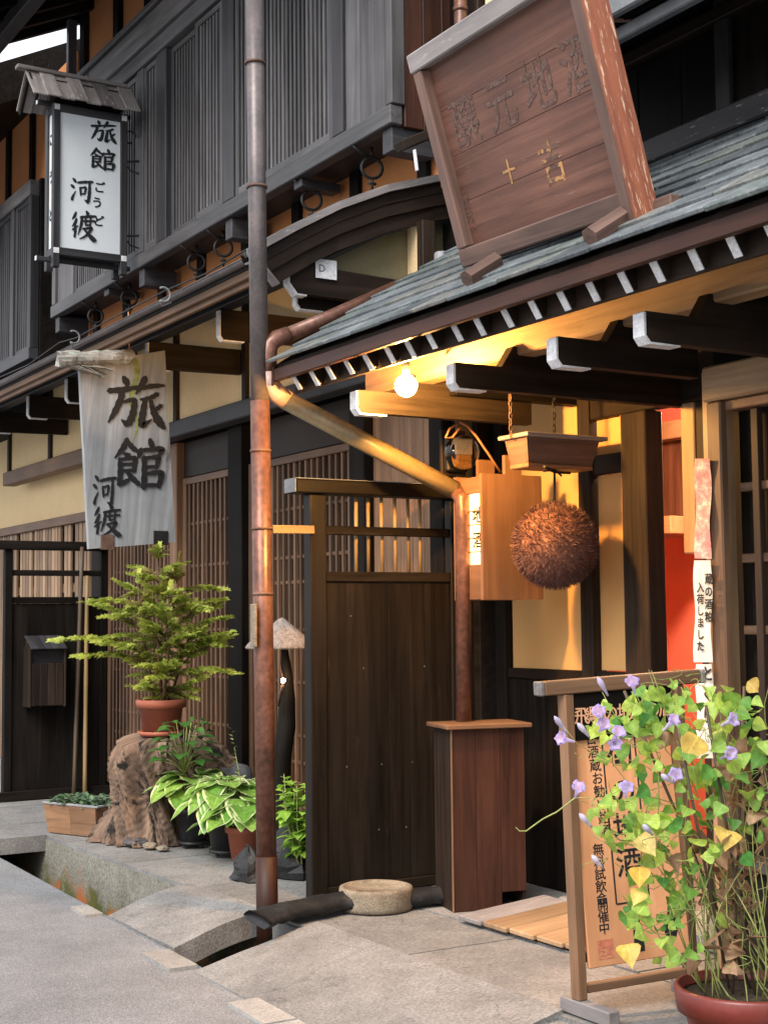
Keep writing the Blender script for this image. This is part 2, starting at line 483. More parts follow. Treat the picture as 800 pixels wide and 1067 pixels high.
M['shingle'] = wood('shingle', (.12, .105, .1, 1), (.26, .235, .225, 1), .75, wear=(.5, .47, .45, 1), wear_th=.58, tintr=.5, wscale=(60, 60, 10))
M['bark'] = wood('bark', (.14, .13, .115, 1), (.36, .34, .30, 1), .9, scale=40, along=4, bump=.9, wear=(.3, .37, .29, 1), wear_th=.58, wscale=(20, 20, 9))
M['plaster_cream'] = rough('plaster_cream', [(.3, (.80, .58, .31, 1)), (.7, (.85, .64, .36, 1))], 3, .9, .12, .004, 90, .08)
M['plaster_orange'] = rough('plaster_orange', [(.3, (.42, .16, .05, 1)), (.7, (.5, .2, .07, 1))], 3, .9, .15, .004, 90, .12)
M['plaster_olive'] = rough('plaster_olive', [(.3, (.16, .14, .075, 1)), (.7, (.22, .19, .11, 1))], 4, .9, .15, .004, 90, .12)
M['shoji'] = rough('shoji', [(.3, (.62, .35, .125, 1)), (.7, (.66, .38, .145, 1))], 2, .9, .04, .002, 200, .04)
M['white_paint'] = rough('white_paint', [(.22, (.2, .19, .18, 1)), (.34, (.55, .55, .56, 1)), (.7, (.78, .79, .81, 1))], 38, .55, .15, .003, 120, .12)
M['copper'] = rough('copper', [(.25, (.075, .038, .028, 1)), (.5, (.15, .068, .046, 1)), (.75, (.2, .1, .072, 1))], 5, .36, .12, .004, 40, .25, metallic=.25)
M['copper_grey'] = rough('copper_grey', [(.3, (.085, .074, .074, 1)), (.7, (.15, .122, .118, 1))], 6, .4, .05, .002, 50, .15, metallic=.3)
M['elbow'] = rough('elbow', [(.3, (.40, .27, .22, 1)), (.7, (.5, .35, .29, 1))], 9, .45, .04, .002, 60, .08)
M['olive_pipe'] = rough('olive_pipe', [(.3, (.17, .125, .06, 1)), (.7, (.24, .18, .09, 1))], 6, .4, .04, .002, 60, .12)
def slate_extra(n, l, geo, col):
    # each slate its own tone, some with a mossy green or brown cast
    ti = n.new('ShaderNodeAttribute'); ti.attribute_name = 'tint'
    rp = ramp(n, [(0, (.55, .58, .6, 1)), (.35, (.95, .95, .95, 1)), (.6, (1.2, 1.2, 1.2, 1)), (.8, (.78, .84, .74, 1)), (1, (1.15, 1.02, .9, 1))])
    l.new(ti.outputs['Fac'], rp.inputs[0])
    mx = n.new('ShaderNodeVectorMath'); mx.operation = 'MULTIPLY'; l.new(col, mx.inputs[0]); l.new(rp.outputs[0], mx.inputs[1])
    return mx.outputs[0]
M['slate'] = rough('slate', [(.25, (.06, .072, .078, 1)), (.55, (.125, .14, .148, 1)), (.8, (.23, .235, .235, 1))], 9, .55, .4, .005, 70, .3, extra=slate_extra)
M['iron'] = rough('iron', [(.3, (.01, .01, .011, 1)), (.7, (.03, .028, .027, 1))], 12, .55, .1, .003, 80, .2, metallic=.3)
M['rust'] = rough('rust', [(.3, (.06, .032, .022, 1)), (.7, (.14, .08, .055, 1))], 20, .7, .2, .003, 120, .25)
M['grey_plastic'] = rough('grey_plastic', [(.3, (.2, .2, .205, 1)), (.7, (.27, .27, .275, 1))], 8, .5, .03, .002, 60, .06)
M['gutter_grey'] = rough('gutter_grey', [(.3, (.12, .125, .13, 1)), (.7, (.2, .21, .215, 1))], 6, .45, .05, .002, 60, .1)
def worn_road(n, l, geo, col):
    no = n.new('ShaderNodeTexNoise'); no.inputs['Scale'].default_value = .9; no.inputs['Detail'].default_value = 9; no.inputs['Roughness'].default_value = .75
    l.new(geo.outputs['Position'], no.inputs['Vector'])
    mr = n.new('ShaderNodeMapRange'); mr.inputs['From Min'].default_value = .36; mr.inputs['From Max'].default_value = .6; mr.inputs['To Min'].default_value = .76; mr.inputs['To Max'].default_value = 1.12
    l.new(no.outputs['Fac'], mr.inputs['Value'])
    mx = n.new('ShaderNodeVectorMath'); mx.operation = 'SCALE'; l.new(col, mx.inputs[0]); l.new(mr.outputs[0], mx.inputs['Scale'])
    return mx.outputs[0]
def asphalt_extra(n, l, geo, col):
    col = worn_road(n, l, geo, col)
    v = n.new('ShaderNodeTexVoronoi'); v.inputs['Scale'].default_value = 130
    l.new(geo.outputs['Position'], v.inputs['Vector'])
    mr = n.new('ShaderNodeMapRange'); mr.inputs['From Min'].default_value = .15; mr.inputs['From Max'].default_value = .6
    mr.inputs['To Min'].default_value = 1.25; mr.inputs['To Max'].default_value = .75
    l.new(v.outputs['Distance'], mr.inputs['Value'])
    mx = n.new('ShaderNodeVectorMath'); mx.operation = 'SCALE'; l.new(col, mx.inputs[0]); l.new(mr.outputs[0], mx.inputs['Scale'])
    return mx.outputs[0]
M['asphalt'] = rough('asphalt', [(.25, (.19, .193, .2, 1)), (.5, (.215, .218, .225, 1)), (.78, (.245, .248, .255, 1))], 1.3, .85, .5, .006, 170, .35, extra=asphalt_extra)
def worn_extra(n, l, geo, col):
    # dark damp stains and thin irregular cracks
    no = n.new('ShaderNodeTexNoise'); no.inputs['Scale'].default_value = 1.7; no.inputs['Detail'].default_value = 8; no.inputs['Roughness'].default_value = .72
    l.new(geo.outputs['Position'], no.inputs['Vector'])
    mr = n.new('ShaderNodeMapRange'); mr.inputs['From Min'].default_value = .36; mr.inputs['From Max'].default_value = .56; mr.inputs['To Min'].default_value = .76; mr.inputs['To Max'].default_value = 1.06
    l.new(no.outputs['Fac'], mr.inputs['Value'])
    wp = n.new('ShaderNodeTexNoise'); wp.inputs['Scale'].default_value = 5; wp.inputs['Detail'].default_value = 5
    l.new(geo.outputs['Position'], wp.inputs['Vector'])
    ad = n.new('ShaderNodeMix'); ad.data_type = 'VECTOR'; ad.inputs[0].default_value = .3
    l.new(geo.outputs['Position'], ad.inputs[4]); l.new(wp.outputs['Color'], ad.inputs[5])
    v = n.new('ShaderNodeTexVoronoi'); v.feature = 'DISTANCE_TO_EDGE'; v.inputs['Scale'].default_value = 1.5
    l.new(ad.outputs[1], v.inputs['Vector'])
    cr = n.new('ShaderNodeMapRange'); cr.inputs['From Min'].default_value = .0; cr.inputs['From Max'].default_value = .007; cr.inputs['To Min'].default_value = .68; cr.inputs['To Max'].default_value = 1
    l.new(v.outputs['Distance'], cr.inputs['Value'])
    mu = n.new('ShaderNodeMath'); mu.operation = 'MULTIPLY'; l.new(mr.outputs[0], mu.inputs[0]); l.new(cr.outputs[0], mu.inputs[1])
    mx = n.new('ShaderNodeVectorMath'); mx.operation = 'SCALE'; l.new(col, mx.inputs[0]); l.new(mu.outputs[0], mx.inputs['Scale'])
    return mx.outputs[0]
M['concrete'] = rough('concrete', [(.25, (.14, .137, .133, 1)), (.5, (.19, .186, .18, 1)), (.78, (.24, .234, .225, 1))], 3.2, .88, .45, .006, 90, .3, extra=worn_extra)
M['paving'] = rough('paving', [(.25, (.135, .132, .128, 1)), (.5, (.185, .181, .174, 1)), (.78, (.235, .228, .218, 1))], 2.6, .85, .4, .006, 80, .28, extra=worn_extra)
M['kerb'] = rough('kerb', [(.3, (.22, .21, .195, 1)), (.7, (.33, .315, .29, 1))], 6, .85, .35, .005, 90, .2)
def moss_extra(n, l, geo, col):
    sp = n.new('ShaderNodeSeparateXYZ'); l.new(geo.outputs['Position'], sp.inputs[0])
    no = n.new('ShaderNodeTexNoise'); no.inputs['Scale'].default_value = 7; no.inputs['Detail'].default_value = 6; l.new(geo.outputs['Position'], no.inputs['Vector'])
    z = n.new('ShaderNodeMapRange'); z.inputs['From Min'].default_value = -.42; z.inputs['From Max'].default_value = -.02; z.inputs['To Min'].default_value = .38; z.inputs['To Max'].default_value = -.38
    l.new(sp.outputs[2], z.inputs['Value'])
    ad = n.new('ShaderNodeMath'); ad.operation = 'ADD'; l.new(no.outputs['Fac'], ad.inputs[0]); l.new(z.outputs[0], ad.inputs[1])
    st = n.new('ShaderNodeMapRange'); st.inputs['From Min'].default_value = .5; st.inputs['From Max'].default_value = .68; l.new(ad.outputs[0], st.inputs['Value'])
    n2 = n.new('ShaderNodeTexNoise'); n2.inputs['Scale'].default_value = 3.5; n2.inputs['Detail'].default_value = 3; l.new(geo.outputs['Position'], n2.inputs['Vector'])
    rp = ramp(n, [(.4, (.055, .07, .014, 1)), (.52, (.1, .09, .02, 1)), (.6, (.33, .11, .03, 1))]); l.new(n2.outputs['Fac'], rp.inputs[0])
    mi = n.new('ShaderNodeMix'); mi.data_type = 'RGBA'; l.new(st.outputs[0], mi.inputs[0]); l.new(col, mi.inputs[6]); l.new(rp.outputs[0], mi.inputs[7])
    return mi.outputs[2]
M['drain_wall'] = rough('drain_wall', [(.25, (.12, .115, .09, 1)), (.75, (.25, .24, .2, 1))], 4, .9, .5, .01, 60, .35, extra=moss_extra)
M['stone'] = rough('stone', [(.3, (.13, .105, .075, 1)), (.5, (.2, .165, .12, 1)), (.75, (.27, .225, .17, 1))], 9, .9, .5, .008, 120, .3)
M['dark_stone'] = rough('dark_stone', [(.3, (.03, .032, .036, 1)), (.75, (.09, .093, .1, 1))], 9, .7, .4, .01, 60, .3)
M['terracotta'] = rough('terracotta', [(.3, (.27, .072, .04, 1)), (.7, (.36, .11, .065, 1))], 5, .6, .08, .003, 80, .1)
M['pot_red'] = rough('pot_red', [(.3, (.15, .028, .022, 1)), (.7, (.2, .042, .033, 1))], 5, .38, .04, .002, 80, .08, spec=.5)
M['black_pot'] = rough('black_pot', [(.3, (.012, .012, .013, 1)), (.7, (.03, .03, .032, 1))], 8, .45, .06, .003, 60, .2)
M['black_rubber'] = rough('black_rubber', [(.3, (.008, .008, .009, 1)), (.7, (.024, .0245, .026, 1))], 9, .55, .3, .006, 90, .3, spec=.25)
M['soil'] = rough('soil', [(.3, (.03, .02, .013, 1)), (.7, (.08, .055, .036, 1))], 40, .95, .8, .01, 160, .4)
M['ball'] = rough('ball', [(.3, (.14, .055, .035, 1)), (.7, (.3, .135, .085, 1))], 18, .9, .3, .006, 120, .3)
M['stump'] = wood('stump', (.06, .038, .026, 1), (.25, .165, .115, 1), .9, scale=26, along=5, bump=1.0, tintr=.2, wear=(.008, .006, .0045, 1), wear_th=.53, wscale=(20, 20, 4.5))
M['thatch'] = wood('thatch', (.10, .08, .07, 1), (.3, .255, .225, 1), .9, scale=60, along=5, bump=.8)
M['ink'] = rough('ink', [(.3, (.008, .008, .009, 1)), (.7, (.016, .016, .017, 1))], 20, .55, .05, .002, 60, .1)
M['bamboo'] = wood('bamboo', (.22, .14, .06, 1), (.4, .27, .12, 1), .45, scale=30, along=1, bump=.1)
M['dark_bamboo'] = wood('dark_bamboo', (.05, .033, .022, 1), (.12, .085, .055, 1), .5, scale=30, along=1, bump=.1)
M['paper'] = rough('paper', [(.3, (.66, .63, .55, 1)), (.7, (.74, .71, .63, 1))], 6, .85, .1, .002, 60, .05)
M['lantern_paper'] = rough('lantern_paper', [(.3, (.60, .64, .66, 1)), (.7, (.66, .70, .72, 1))], 3, .6, .06, .002, 90, .03)
M['red_wall'] = rough('red_wall', [(.3, (.62, .14, .10, 1)), (.7, (.68, .17, .125, 1))], 2, .8, .05, .002, 60, .05)
M['gold'] = rough('gold', [(.3, (.4, .2, .06, 1)), (.7, (.5, .27, .09, 1))], 30, .6, .1, .002, 60, .2)
M['faded'] = rough('faded', [(.3, (.085, .042, .031, 1)), (.5, (.115, .062, .047, 1)), (.7, (.165, .105, .083, 1))], 34, .7, .2, .002, 90, .5)
M['seal'] = rough('seal', [(.3, (.5, .14, .08, 1)), (.7, (.6, .2, .12, 1))], 30, .7, .05, .002, 60, .2)
M['cable'] = rough('cable', [(.3, (.4, .17, .08, 1)), (.7, (.5, .24, .12, 1))], 8, .45, .03, .002, 60, .05)
M['stem'] = leafm('stem', (.18, .22, .06, 1), (.40, .42, .14, 1), trans=.2)
M['dry'] = leafm('dry', (.16, .085, .045, 1), (.46, .29, .17, 1), trans=.3, rough_=.8)
M['yellow_leaf'] = leafm('yellow_leaf', (.62, .4, .05, 1), (.7, .55, .2, 1), trans=.35)
M['mg_leaf'] = leafm('mg_leaf', (.07, .25, .045, 1), (.50, .66, .13, 1), trans=.45)
M['flower'] = leafm('flower', (.38, .28, .6, 1), (.72, .62, .84, 1), trans=.4, rough_=.7)
M['bud'] = leafm('bud', (.55, .5, .66, 1), (.75, .72, .8, 1), trans=.4, rough_=.7)
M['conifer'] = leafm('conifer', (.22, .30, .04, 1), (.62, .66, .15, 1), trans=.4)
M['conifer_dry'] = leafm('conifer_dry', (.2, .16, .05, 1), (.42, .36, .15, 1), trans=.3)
M['hosta'] = leafm('hosta', (.12, .28, .04, 1), (.32, .50, .10, 1), rim=(.7, .74, .4, 1), trans=.35, rough_=.35)
M['bush'] = leafm('bush', (.15, .31, .035, 1), (.36, .55, .08, 1), trans=.35)
M['dark_leaf'] = leafm('dark_leaf', (.03, .11, .02, 1), (.09, .22, .05, 1), trans=.2, rough_=.3)
M['tiny_leaf'] = leafm('tiny_leaf', (.06, .12, .06, 1), (.16, .24, .13, 1), trans=.2)
M['twig'] = wood('twig', (.1, .055, .03, 1), (.2, .12, .07, 1), .8)
M['bulb'] = emis('bulb', (1, .5, .13, 1), 1000)
M['lit_paper'] = emis('lit_paper', (1, .66, .26, 1), 2.3)
M['small_bulb'] = emis('small_bulb', (1, .7, .35, 1), 120)
M['room_lamp'] = emis('room_lamp', (1, .62, .36, 1), 380)
mt, n_, l_, p_ = nodes('glass'); p_.inputs['Transmission Weight'].default_value = 1; p_.inputs['Roughness'].default_value = .05; p_.inputs['Base Color'].default_value = (.8, .75, .6, 1)
M['glass'] = mt


# ================================================================== THE SETTING
def sheet(name, mat, pts, z, n=None):
    b = MB(); b.add([(x, y, z) for x, y in pts], [list(range(len(pts)))], None, .5)
    o = b.build(name, mat); return tag(o, kind='structure')
# base ground far below everything, reaching the horizon
sheet('ground', M['concrete'], [(-400, -400), (400, -400), (400, 400), (-400, 400)], -.62)
# road: slightly uneven asphalt with a straight edge along the drain
KX = lambda y: 2.92+(9.0-y)*.031 if y < 9 else 2.92      # pavement edge
RX = lambda y: 2.575-(8.9-y)*.030 if y < 8.9 else 2.575  # road edge
b = MB()
ys = [-60, -20, -5] + [i*.5 for i in range(0, 29)] + [20, 40, 120]
xs = [-60, -20, -8, -4, -2, -1, 0, .5, 1, 1.5, 2, None]
vs = []; fs = []
for y in ys:
    for x in xs:
        xx = RX(y) if x is None else x
        vs.append((xx, y, -.1+.012*noise.noise(Vector((xx*.7, y*.7, 3)))))
nx = len(xs)
for i in range(len(ys)-1):
    for j in range(nx-1):
        fs.append([i*nx+j, i*nx+j+1, (i+1)*nx+j+1, (i+1)*nx+j])
b.add(vs, fs, None, .5, True)
for i in range(len(ys)-1):
    y0, y1 = ys[i], ys[i+1]
    b.add([(RX(y0), y0, -.09), (RX(y1), y1, -.09), (RX(y1), y1, -.5), (RX(y0), y0, -.5)], [[0, 1, 2, 3]], None, .5)
tag(b.build('road', M['asphalt']), kind='structure')
# drain channel
b = MB()
b.add([(2.1, -20, -.46), (3.2, -20, -.46), (3.2, 40, -.46), (2.1, 40, -.46)], [[0, 1, 2, 3]], None, .2)
yy = [-20, 0, 2, 4, 5, 6, 7, 8, 9.05, 9.4, 20, 40]
for i in range(len(yy)-1):
    y0, y1 = yy[i], yy[i+1]
    for zz0, zz1 in ((-.03, -.2), (-.2, -.46)):
        b.add([(KX(y0)-.003, y0, zz0), (KX(y1)-.003, y1, zz0), (KX(y1)-.002, y1, zz1), (KX(y0)-.002, y0, zz1)], [[0, 1, 2, 3]], None, .5)
tag(b.build('drain_channel', M['drain_wall']), kind='structure')
# pavement: large concrete slabs with seams
b = MB()
random.seed(3)
y = -6.0
while y < 16:
    L = .92
    y1 = y+L
    rows = [(0, .62), (.626, 1.4), (1.406, 2.2)]
    for r0, r1 in rows:
        x0a = KX(y)+r0; x1a = KX(y)+r1
        if r1 > 2: x1a = 9
        yo = .0 if r0 == 0 else .3*r0
        zt = random.uniform(-.004, .004)
        t = random.random()
        q = [(x0a, y+.003+yo, 0), (x1a, y+.003+yo, 0), (x1a, y1-.003+yo, 0), ((KX(y1)+r0), y1-.003+yo, 0)]
        if r0 == 0: q[1] = (KX(y)+r1, y+.003, 0); q[2] = (KX(y1)+r1, y1-.003, 0)
        b.prism([(a, c, zt-.006) for a, c, _ in q], (0, 0, -.05), t)
    y = y1
tag(b.build('pavement', M['paving']), kind='structure')
b = MB(); b.wb(3.0, 9, -6, 16, -.3, -.02, 0, .4)
tag(b.build('pavement_bed', M['concrete']), kind='structure')
# slab that carries the pavement over the drain at the far gate
b = MB(); b.prism([(2.56, 9.06, -.005), (2.925, 9.06, -.005), (2.925, 15, -.005), (2.56, 15, -.005)], (0, 0, -.1), .5)
tag(b.build('drain_cover', M['paving']), kind='structure')
# curved stone slab crossing the drain
def slab(name, outline, mat, zf, th=.11):
    bb = MB(); N = 14
    (ax0, ay0), (ax1, ay1), (bx1, by1), (bx0, by0) = outline   # a = pavement side (far->near), b = road side
    vs = []; fs = []
    for i in range(N+1):
        t = i/N
        for k in range(7):
            s_ = k/6
            ax = ax0+(ax1-ax0)*s_; ay = ay0+(ay1-ay0)*s_
            bx = bx0+(bx1-bx0)*s_; by = by0+(by1-by0)*s_
            x = ax+(bx-ax)*t; y = ay+(by-ay)*t
            e = .012*noise.noise(Vector((x*9, y*9, 1)))
            vs.append((x+(e if k in (0, 6) else 0), y+e, zf(t)+.006*noise.noise(Vector((x*4, y*4, 5)))))
    n0 = len(vs)
    vs += [(x, y, z-th) for x, y, z in vs]
    for i in range(N):
        for k in range(6):
            q = [i*7+k, i*7+k+1, (i+1)*7+k+1, (i+1)*7+k]
            fs.append(q); fs.append([n0+j for j in q[::-1]])
    rim = [k for k in range(7)]+[i*7+6 for i in range(1, N+1)]+[N*7+k for k in range(5, -1, -1)]+[i*7 for i in range(N-1, 0, -1)]
    for i in range(len(rim)):
        a, c = rim[i], rim[(i+1) % len(rim)]
        fs.append([a, c, n0+c, n0+a])
    bb.add(vs, fs, None, .6, False)
    return tag(bb.build(name, mat), kind='structure')
slab('drain_slab', [(KX(6.85)+.01, 6.95), (KX(6.1)+.02, 6.12), (2.52, 6.02), (2.52, 6.86)], M['concrete'], lambda t: .004-.095*t**1.6)
slab('pavement_ramp', [(KX(5.75)+.05, 5.72), (KX(4.02)+.02, 4.0), (2.40, 3.9), (2.44, 5.62)], M['concrete'], lambda t: .012-.108*t, .14)
b = MB()
for y0, y1 in ((5.66, 6.0), (6.9, 7.15), (3.6, 4.7), (4.72, 5.05)):
    w_ = .09 if y1 > 6 else .13
    b.prism([(RX(y0)-w_, y0, -.0855), (RX(y0)-.003, y0, -.0855), (RX(y1)-.003, y1, -.0855), (RX(y1)-w_, y1, -.0855)], (0, 0, -.1), random.random())
tag(b.build('kerb_strip', M['kerb']), kind='structure')

# ================================================================== LEFT INN
inn = thing('inn_building', 'old dark timber inn with slatted upper windows and cream plaster band', 'building', (4.2, 9, 0))
# --- ground floor lattices on the plane x = 4.2
def lattice(mb, x, y0, y1, z0, z1, pitch, sw, sd_, rails=(), rail_h=.03, rail_d=None, stile=0.0, head=0.0, foot=0.0):
    """upright slats in the plane x (front face), with rails behind and an outer frame"""
    if stile:
        mb.wb(x-.012, x+.035, y0, y0+stile, z0, z1); mb.wb(x-.012, x+.035, y1-stile, y1, z0, z1)
    if head: mb.wb(x-.011, x+.034, y0+stile, y1-stile, z1-head, z1, ax=1)
    if foot: mb.wb(x-.011, x+.034, y0+stile, y1-stile, z0, z0+foot, ax=1)
    a, c = y0+stile, y1-stile
    n = max(1, round((c-a)/pitch))
    for i in range(n):
        yc = a+(i+.5)*(c-a)/n
        mb.wb(x, x+sd_, yc-sw/2, yc+sw/2, z0+foot, z1-head, .002)
    for r in rails:
        mb.wb(x+sd_*.45, x+sd_*1.3, a, c, r-rail_h/2, r+rail_h/2, .002, ax=1)
def part(name, mat, parent, fn, label=None):
    bb = MB(); fn(bb); o = bb.build(name, mat, parent)
    if label: o['label'] = label
    return o
RL = (.32, .45, .62, .95, 1.28, 1.58, 1.74, 2.05)
for y0, y1 in ((8.97, 9.86), (7.30, 8.74), (9.99, 11.42)):
    ld = part('lattice_door', M['lattice_brown'], inn, lambda bb: lattice(bb, 4.2, y0, y1, .03, 2.39, .078, .026, .025, RL, .022, stile=.06, head=.05, foot=.16))
    part('door_lining', M['black_wood'], ld, lambda bb: bb.wb(4.262, 4.29, y0, y1, .0, 2.4))
for yc, w_, mt_ in ((8.855, .22, 'black_wood'), (9.925, .125, 'mid_brown'), (11.56, .26, 'black_wood'), (7.2, .17, 'black_wood'), (6.36, .13, 'black_wood')):
    part('post', M[mt_], inn, lambda bb: bb.wb(4.14, 4.28, yc-w_/2, yc+w_/2, 0, 2.66, .006))
def boards(bb):
    y = 6.43
    while y < 7.08:
        w_ = random.uniform(.09, .15); bb.wb(4.2, 4.225, y, min(y+w_, 7.11)-.004, 0, 2.66); y += w_
part('board_wall', M['mid_brown'], inn, boards)
part('transom_board', M['dark_brown'], inn, lambda bb: [bb.wb(4.2, 4.24, a, c, 2.395, 2.66, ax=1) for a, c in ((7.29, 8.74), (8.97, 9.86), (9.99, 11.42))])
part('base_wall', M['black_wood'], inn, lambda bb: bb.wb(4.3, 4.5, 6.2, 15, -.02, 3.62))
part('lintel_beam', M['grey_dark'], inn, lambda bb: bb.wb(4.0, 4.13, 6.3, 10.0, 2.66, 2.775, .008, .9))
part('lintel_beam', M['mid_brown'], inn, lambda bb: bb.wb(4.005, 4.13, 10.003, 13.85, 2.66, 2.79, .008), 'reddish brown lintel beam, warm light put into its colour')  # far half browner, the warm light on it put into the colour
ph = [6.33, 7.42, 8.5, 9.66, 10.5, 11.46, 12.55, 13.8]
for i in range(len(ph)-1):
    part('plaster_panel', M['plaster_cream'], inn, lambda bb: bb.wb(4.07, 4.11, ph[i]+.03, ph[i+1]-.03, 2.775, 3.45, 0, .5))
for yq in ph:
    part('stud', M['dark_brown'], inn, lambda bb: bb.wb(4.04, 4.12, yq-.03, yq+.03, 2.778, 3.45, .004))
# bracket arms with white painted ends, carrying the eave beam
for yq in (6.545, 7.495, 8.593, 10.18, 11.11, 12.1):
    br_ = part('eave_bracket', M['beam_black'], inn, lambda bb: bb.prism([(3.414, yq-.02, 3.13), (3.414, yq-.02, 2.98), (3.432, yq-.02, 2.955), (4.06, yq-.02, 2.965), (4.06, yq-.02, 3.13)], (0, .04, 0), gax=(1, 0, 0)))
    part('painted_end', M['white_paint'], br_, lambda bb: (bb.prism([(3.402, yq-.023, 3.12), (3.402, yq-.023, 2.972), (3.424, yq-.023, 2.944), (3.56, yq-.023, 2.945), (3.56, yq-.023, 2.951), (3.428, yq-.023, 2.951), (3.411, yq-.023, 2.975), (3.411, yq-.023, 3.12)], (0, .046, 0))))
part('eave_beam', M['grey_dark'], inn, lambda bb: bb.wb(3.40, 3.50, 6.46, 14, 3.134, 3.26, .006))
def fascia(bb):
    bb.wb(3.15, 3.175, 6.45, 14.5, 3.045, 3.112, ax=1)
    bb.wb(3.122, 3.148, 6.45, 14.5, 3.075, 3.118, ax=1)
part('fascia', M['mid_brown'], inn, fascia)
def lowroof(bb):
    prof = [(3.115, 3.152), (3.3, 3.235), (3.57, 3.36), (3.86, 3.48), (4.18, 3.59)]
    for i in range(4):
        (xa, za), (xb, zb) = prof[i], prof[i+1]
        bb.prism([(xa, 6.47, za), (xb, 6.47, zb), (xb, 6.47, zb-.035), (xa, 6.47, za-.035)], (0, 8.5, 0), .4, gax=(0, 1, 0))
part('lower_roof', M['grey_dark'], inn, lowroof)
def gut(bb):
    N = 8; vs = []; fs = []
    for y in (6.45, 14.5):
        for k in range(N+1):
            a = math.pi*k/N
            vs.append((3.085-.026*math.cos(a), y, 3.15-.026*math.sin(a)))
    for k in range(N): fs.append([k, k+1, N+2+k, N+1+k])
    bb.add(vs, fs, None, .5, True)
    bb.tube([(3.059, 6.45, 3.151), (3.059, 14.5, 3.151)], .004, 6)
gt = part('gutter', M['copper_grey'], inn, gut)
# curved barge board that closes the roof end
TOP = [at('y', *q, 6.4) for q in ((258, 262), (300, 239), (350, 214.5), (400, 197), (450, 187), (475, 184))]
BOT = [at('y', *q, 6.4) for q in ((287, 297), (320, 277), (350, 262), (400, 243), (450, 231), (475, 227))]
def lerp(a, c, t): return [p_+(q_-p_)*t for p_, q_ in zip(a, c)]
def strip_prism(bb, A_, B_, y0, y1, tint=None):
    for i in range(len(A_)-1):
        q = [A_[i], A_[i+1], B_[i+1], B_[i]]
        bb.prism([(v.x, y0, v.z) for v in q], (0, y1-y0, 0), .45 if tint is None else tint, gax=(1, 0, .4))
bg = part('barge_board', M['dark_brown'], inn, lambda bb: (
    strip_prism(bb, lerp(TOP, BOT, .10), lerp(TOP, BOT, .66), 6.365, 6.42),
    strip_prism(bb, lerp(TOP, BOT, .64), BOT, 6.385, 6.42),
    strip_prism(bb, lerp(TOP, BOT, .34), lerp(TOP, BOT, .38), 6.358, 6.366)))
part('capping', M['kanban_grey'], bg, lambda bb: strip_prism(bb, [v+Vector((-.02, 0, .004)) for v in TOP], lerp(TOP, BOT, .12), 6.33, 6.46))
e0, e1 = TOP[0].lerp(BOT[0], .1), BOT[0]
part('end_trim', M['kanban_grey'], bg, lambda bb: bb.beam((e0.x, 6.39, e0.z), (e1.x, 6.39, e1.z-.004), .075, .012, (0, 0, 1)))
# gable plaster + tie beam under the barge board
gp = [at('y', *q, 6.5) for q in ((330, 278), (400, 245), (470, 230), (470, 300), (330, 300))]
part('gable_panel', M['plaster_olive'], inn, lambda bb: bb.prism([(v.x, 6.5, v.z) for v in gp], (0, .03, 0), .5))
part('tie_beam', M['dark_brown'], inn, lambda bb: bb.prism([(3.33, 6.44, 3.2), (3.33, 6.44, 3.06), (3.37, 6.44, 3.01), (4.16, 6.44, 3.0), (4.16, 6.44, 3.14), (3.5, 6.44, 3.16)], (0, .055, 0), gax=(1, 0, 0)))
part('painted_end', M['white_paint'], inn, lambda bb: bb.prism([(3.315, 6.438, 3.16), (3.315, 6.438, 3.055), (3.362, 6.438, 2.998), (3.42, 6.438, 2.998), (3.42, 6.438, 3.006), (3.367, 6.438, 3.007), (3.324, 6.438, 3.06), (3.324, 6.438, 3.16)], (0, .06, 0)))
part('gable_post', M['dark_brown'], inn, lambda bb: bb.wb(4.06, 4.16, 6.4, 6.48, 2.6, 3.0, .006))
# --- upper floor bay
part('under_bay_wall', M['plaster_orange'], inn, lambda bb: bb.wb(4.2, 4.24, 6.35, 11.98, 3.66, 4.3, 0, .5))
for y in (6.5, 7.25, 8.0, 8.75, 9.5, 10.25, 11.0, 11.7):
    part('under_bay_stud', M['black_wood'], inn, lambda bb: bb.wb(4.165, 4.198, y-.05, y+.05, 3.66, 4.3))
bay = part('bay_sill', M['grey_wood'], inn, lambda bb: bb.wb(3.87, 3.95, 6.34, 12.0, 3.955, 4.06, .006))
part('bay_floor', M['grey_dark'], inn, lambda bb: bb.wb(3.952, 4.2, 6.36, 11.98, 3.99, 4.03))
def knees(bb, y):
    bb.wb(3.89, 4.165, y-.055, y+.055, 3.86, 3.953)
for y in (6.42, 8.42, 9.95, 11.9, 7.45, 10.7):
    part('bay_joist', M['grey_dark'], inn, lambda bb: bb.wb(3.9, 4.164, y-.05, y+.05, 3.82 if y in (6.42, 8.42, 9.95, 11.9) else 3.9, 3.952))
for y in (11.22, 10.46, 9.17, 8.72, 7.46, 6.75):
    def ring(bb):
        c = Vector((4.0, y, 3.845)); r = .058
        pts = [c+Vector((r*math.sin(2*math.pi*k/18), -.25*r*math.sin(2*math.pi*k/18), r*math.cos(2*math.pi*k/18))) for k in range(19)]
        bb.tube(pts, .0095, 6, False)
        bb.tube([c-Vector((0, 0, r)), c-Vector((0, 0, r+.07))], .008, 6)
        bb.tube([c+Vector((-.024, 0, -r-.03)), c+Vector((.024, 0, -r-.03))], .008, 6)
        bb.tube([c+Vector((0, .0, r)), c+Vector((0, .0, r+.06))], .01, 6)
        bb.tube([c+Vector((-.12, 0, r+.05)), c+Vector((-.05, 0, r+.012)), c+Vector((.02, 0, r+.0))], .009, 6)
    part('ring_bracket', M['iron'], inn, ring)
bz0, bz1 = 4.063, 5.45
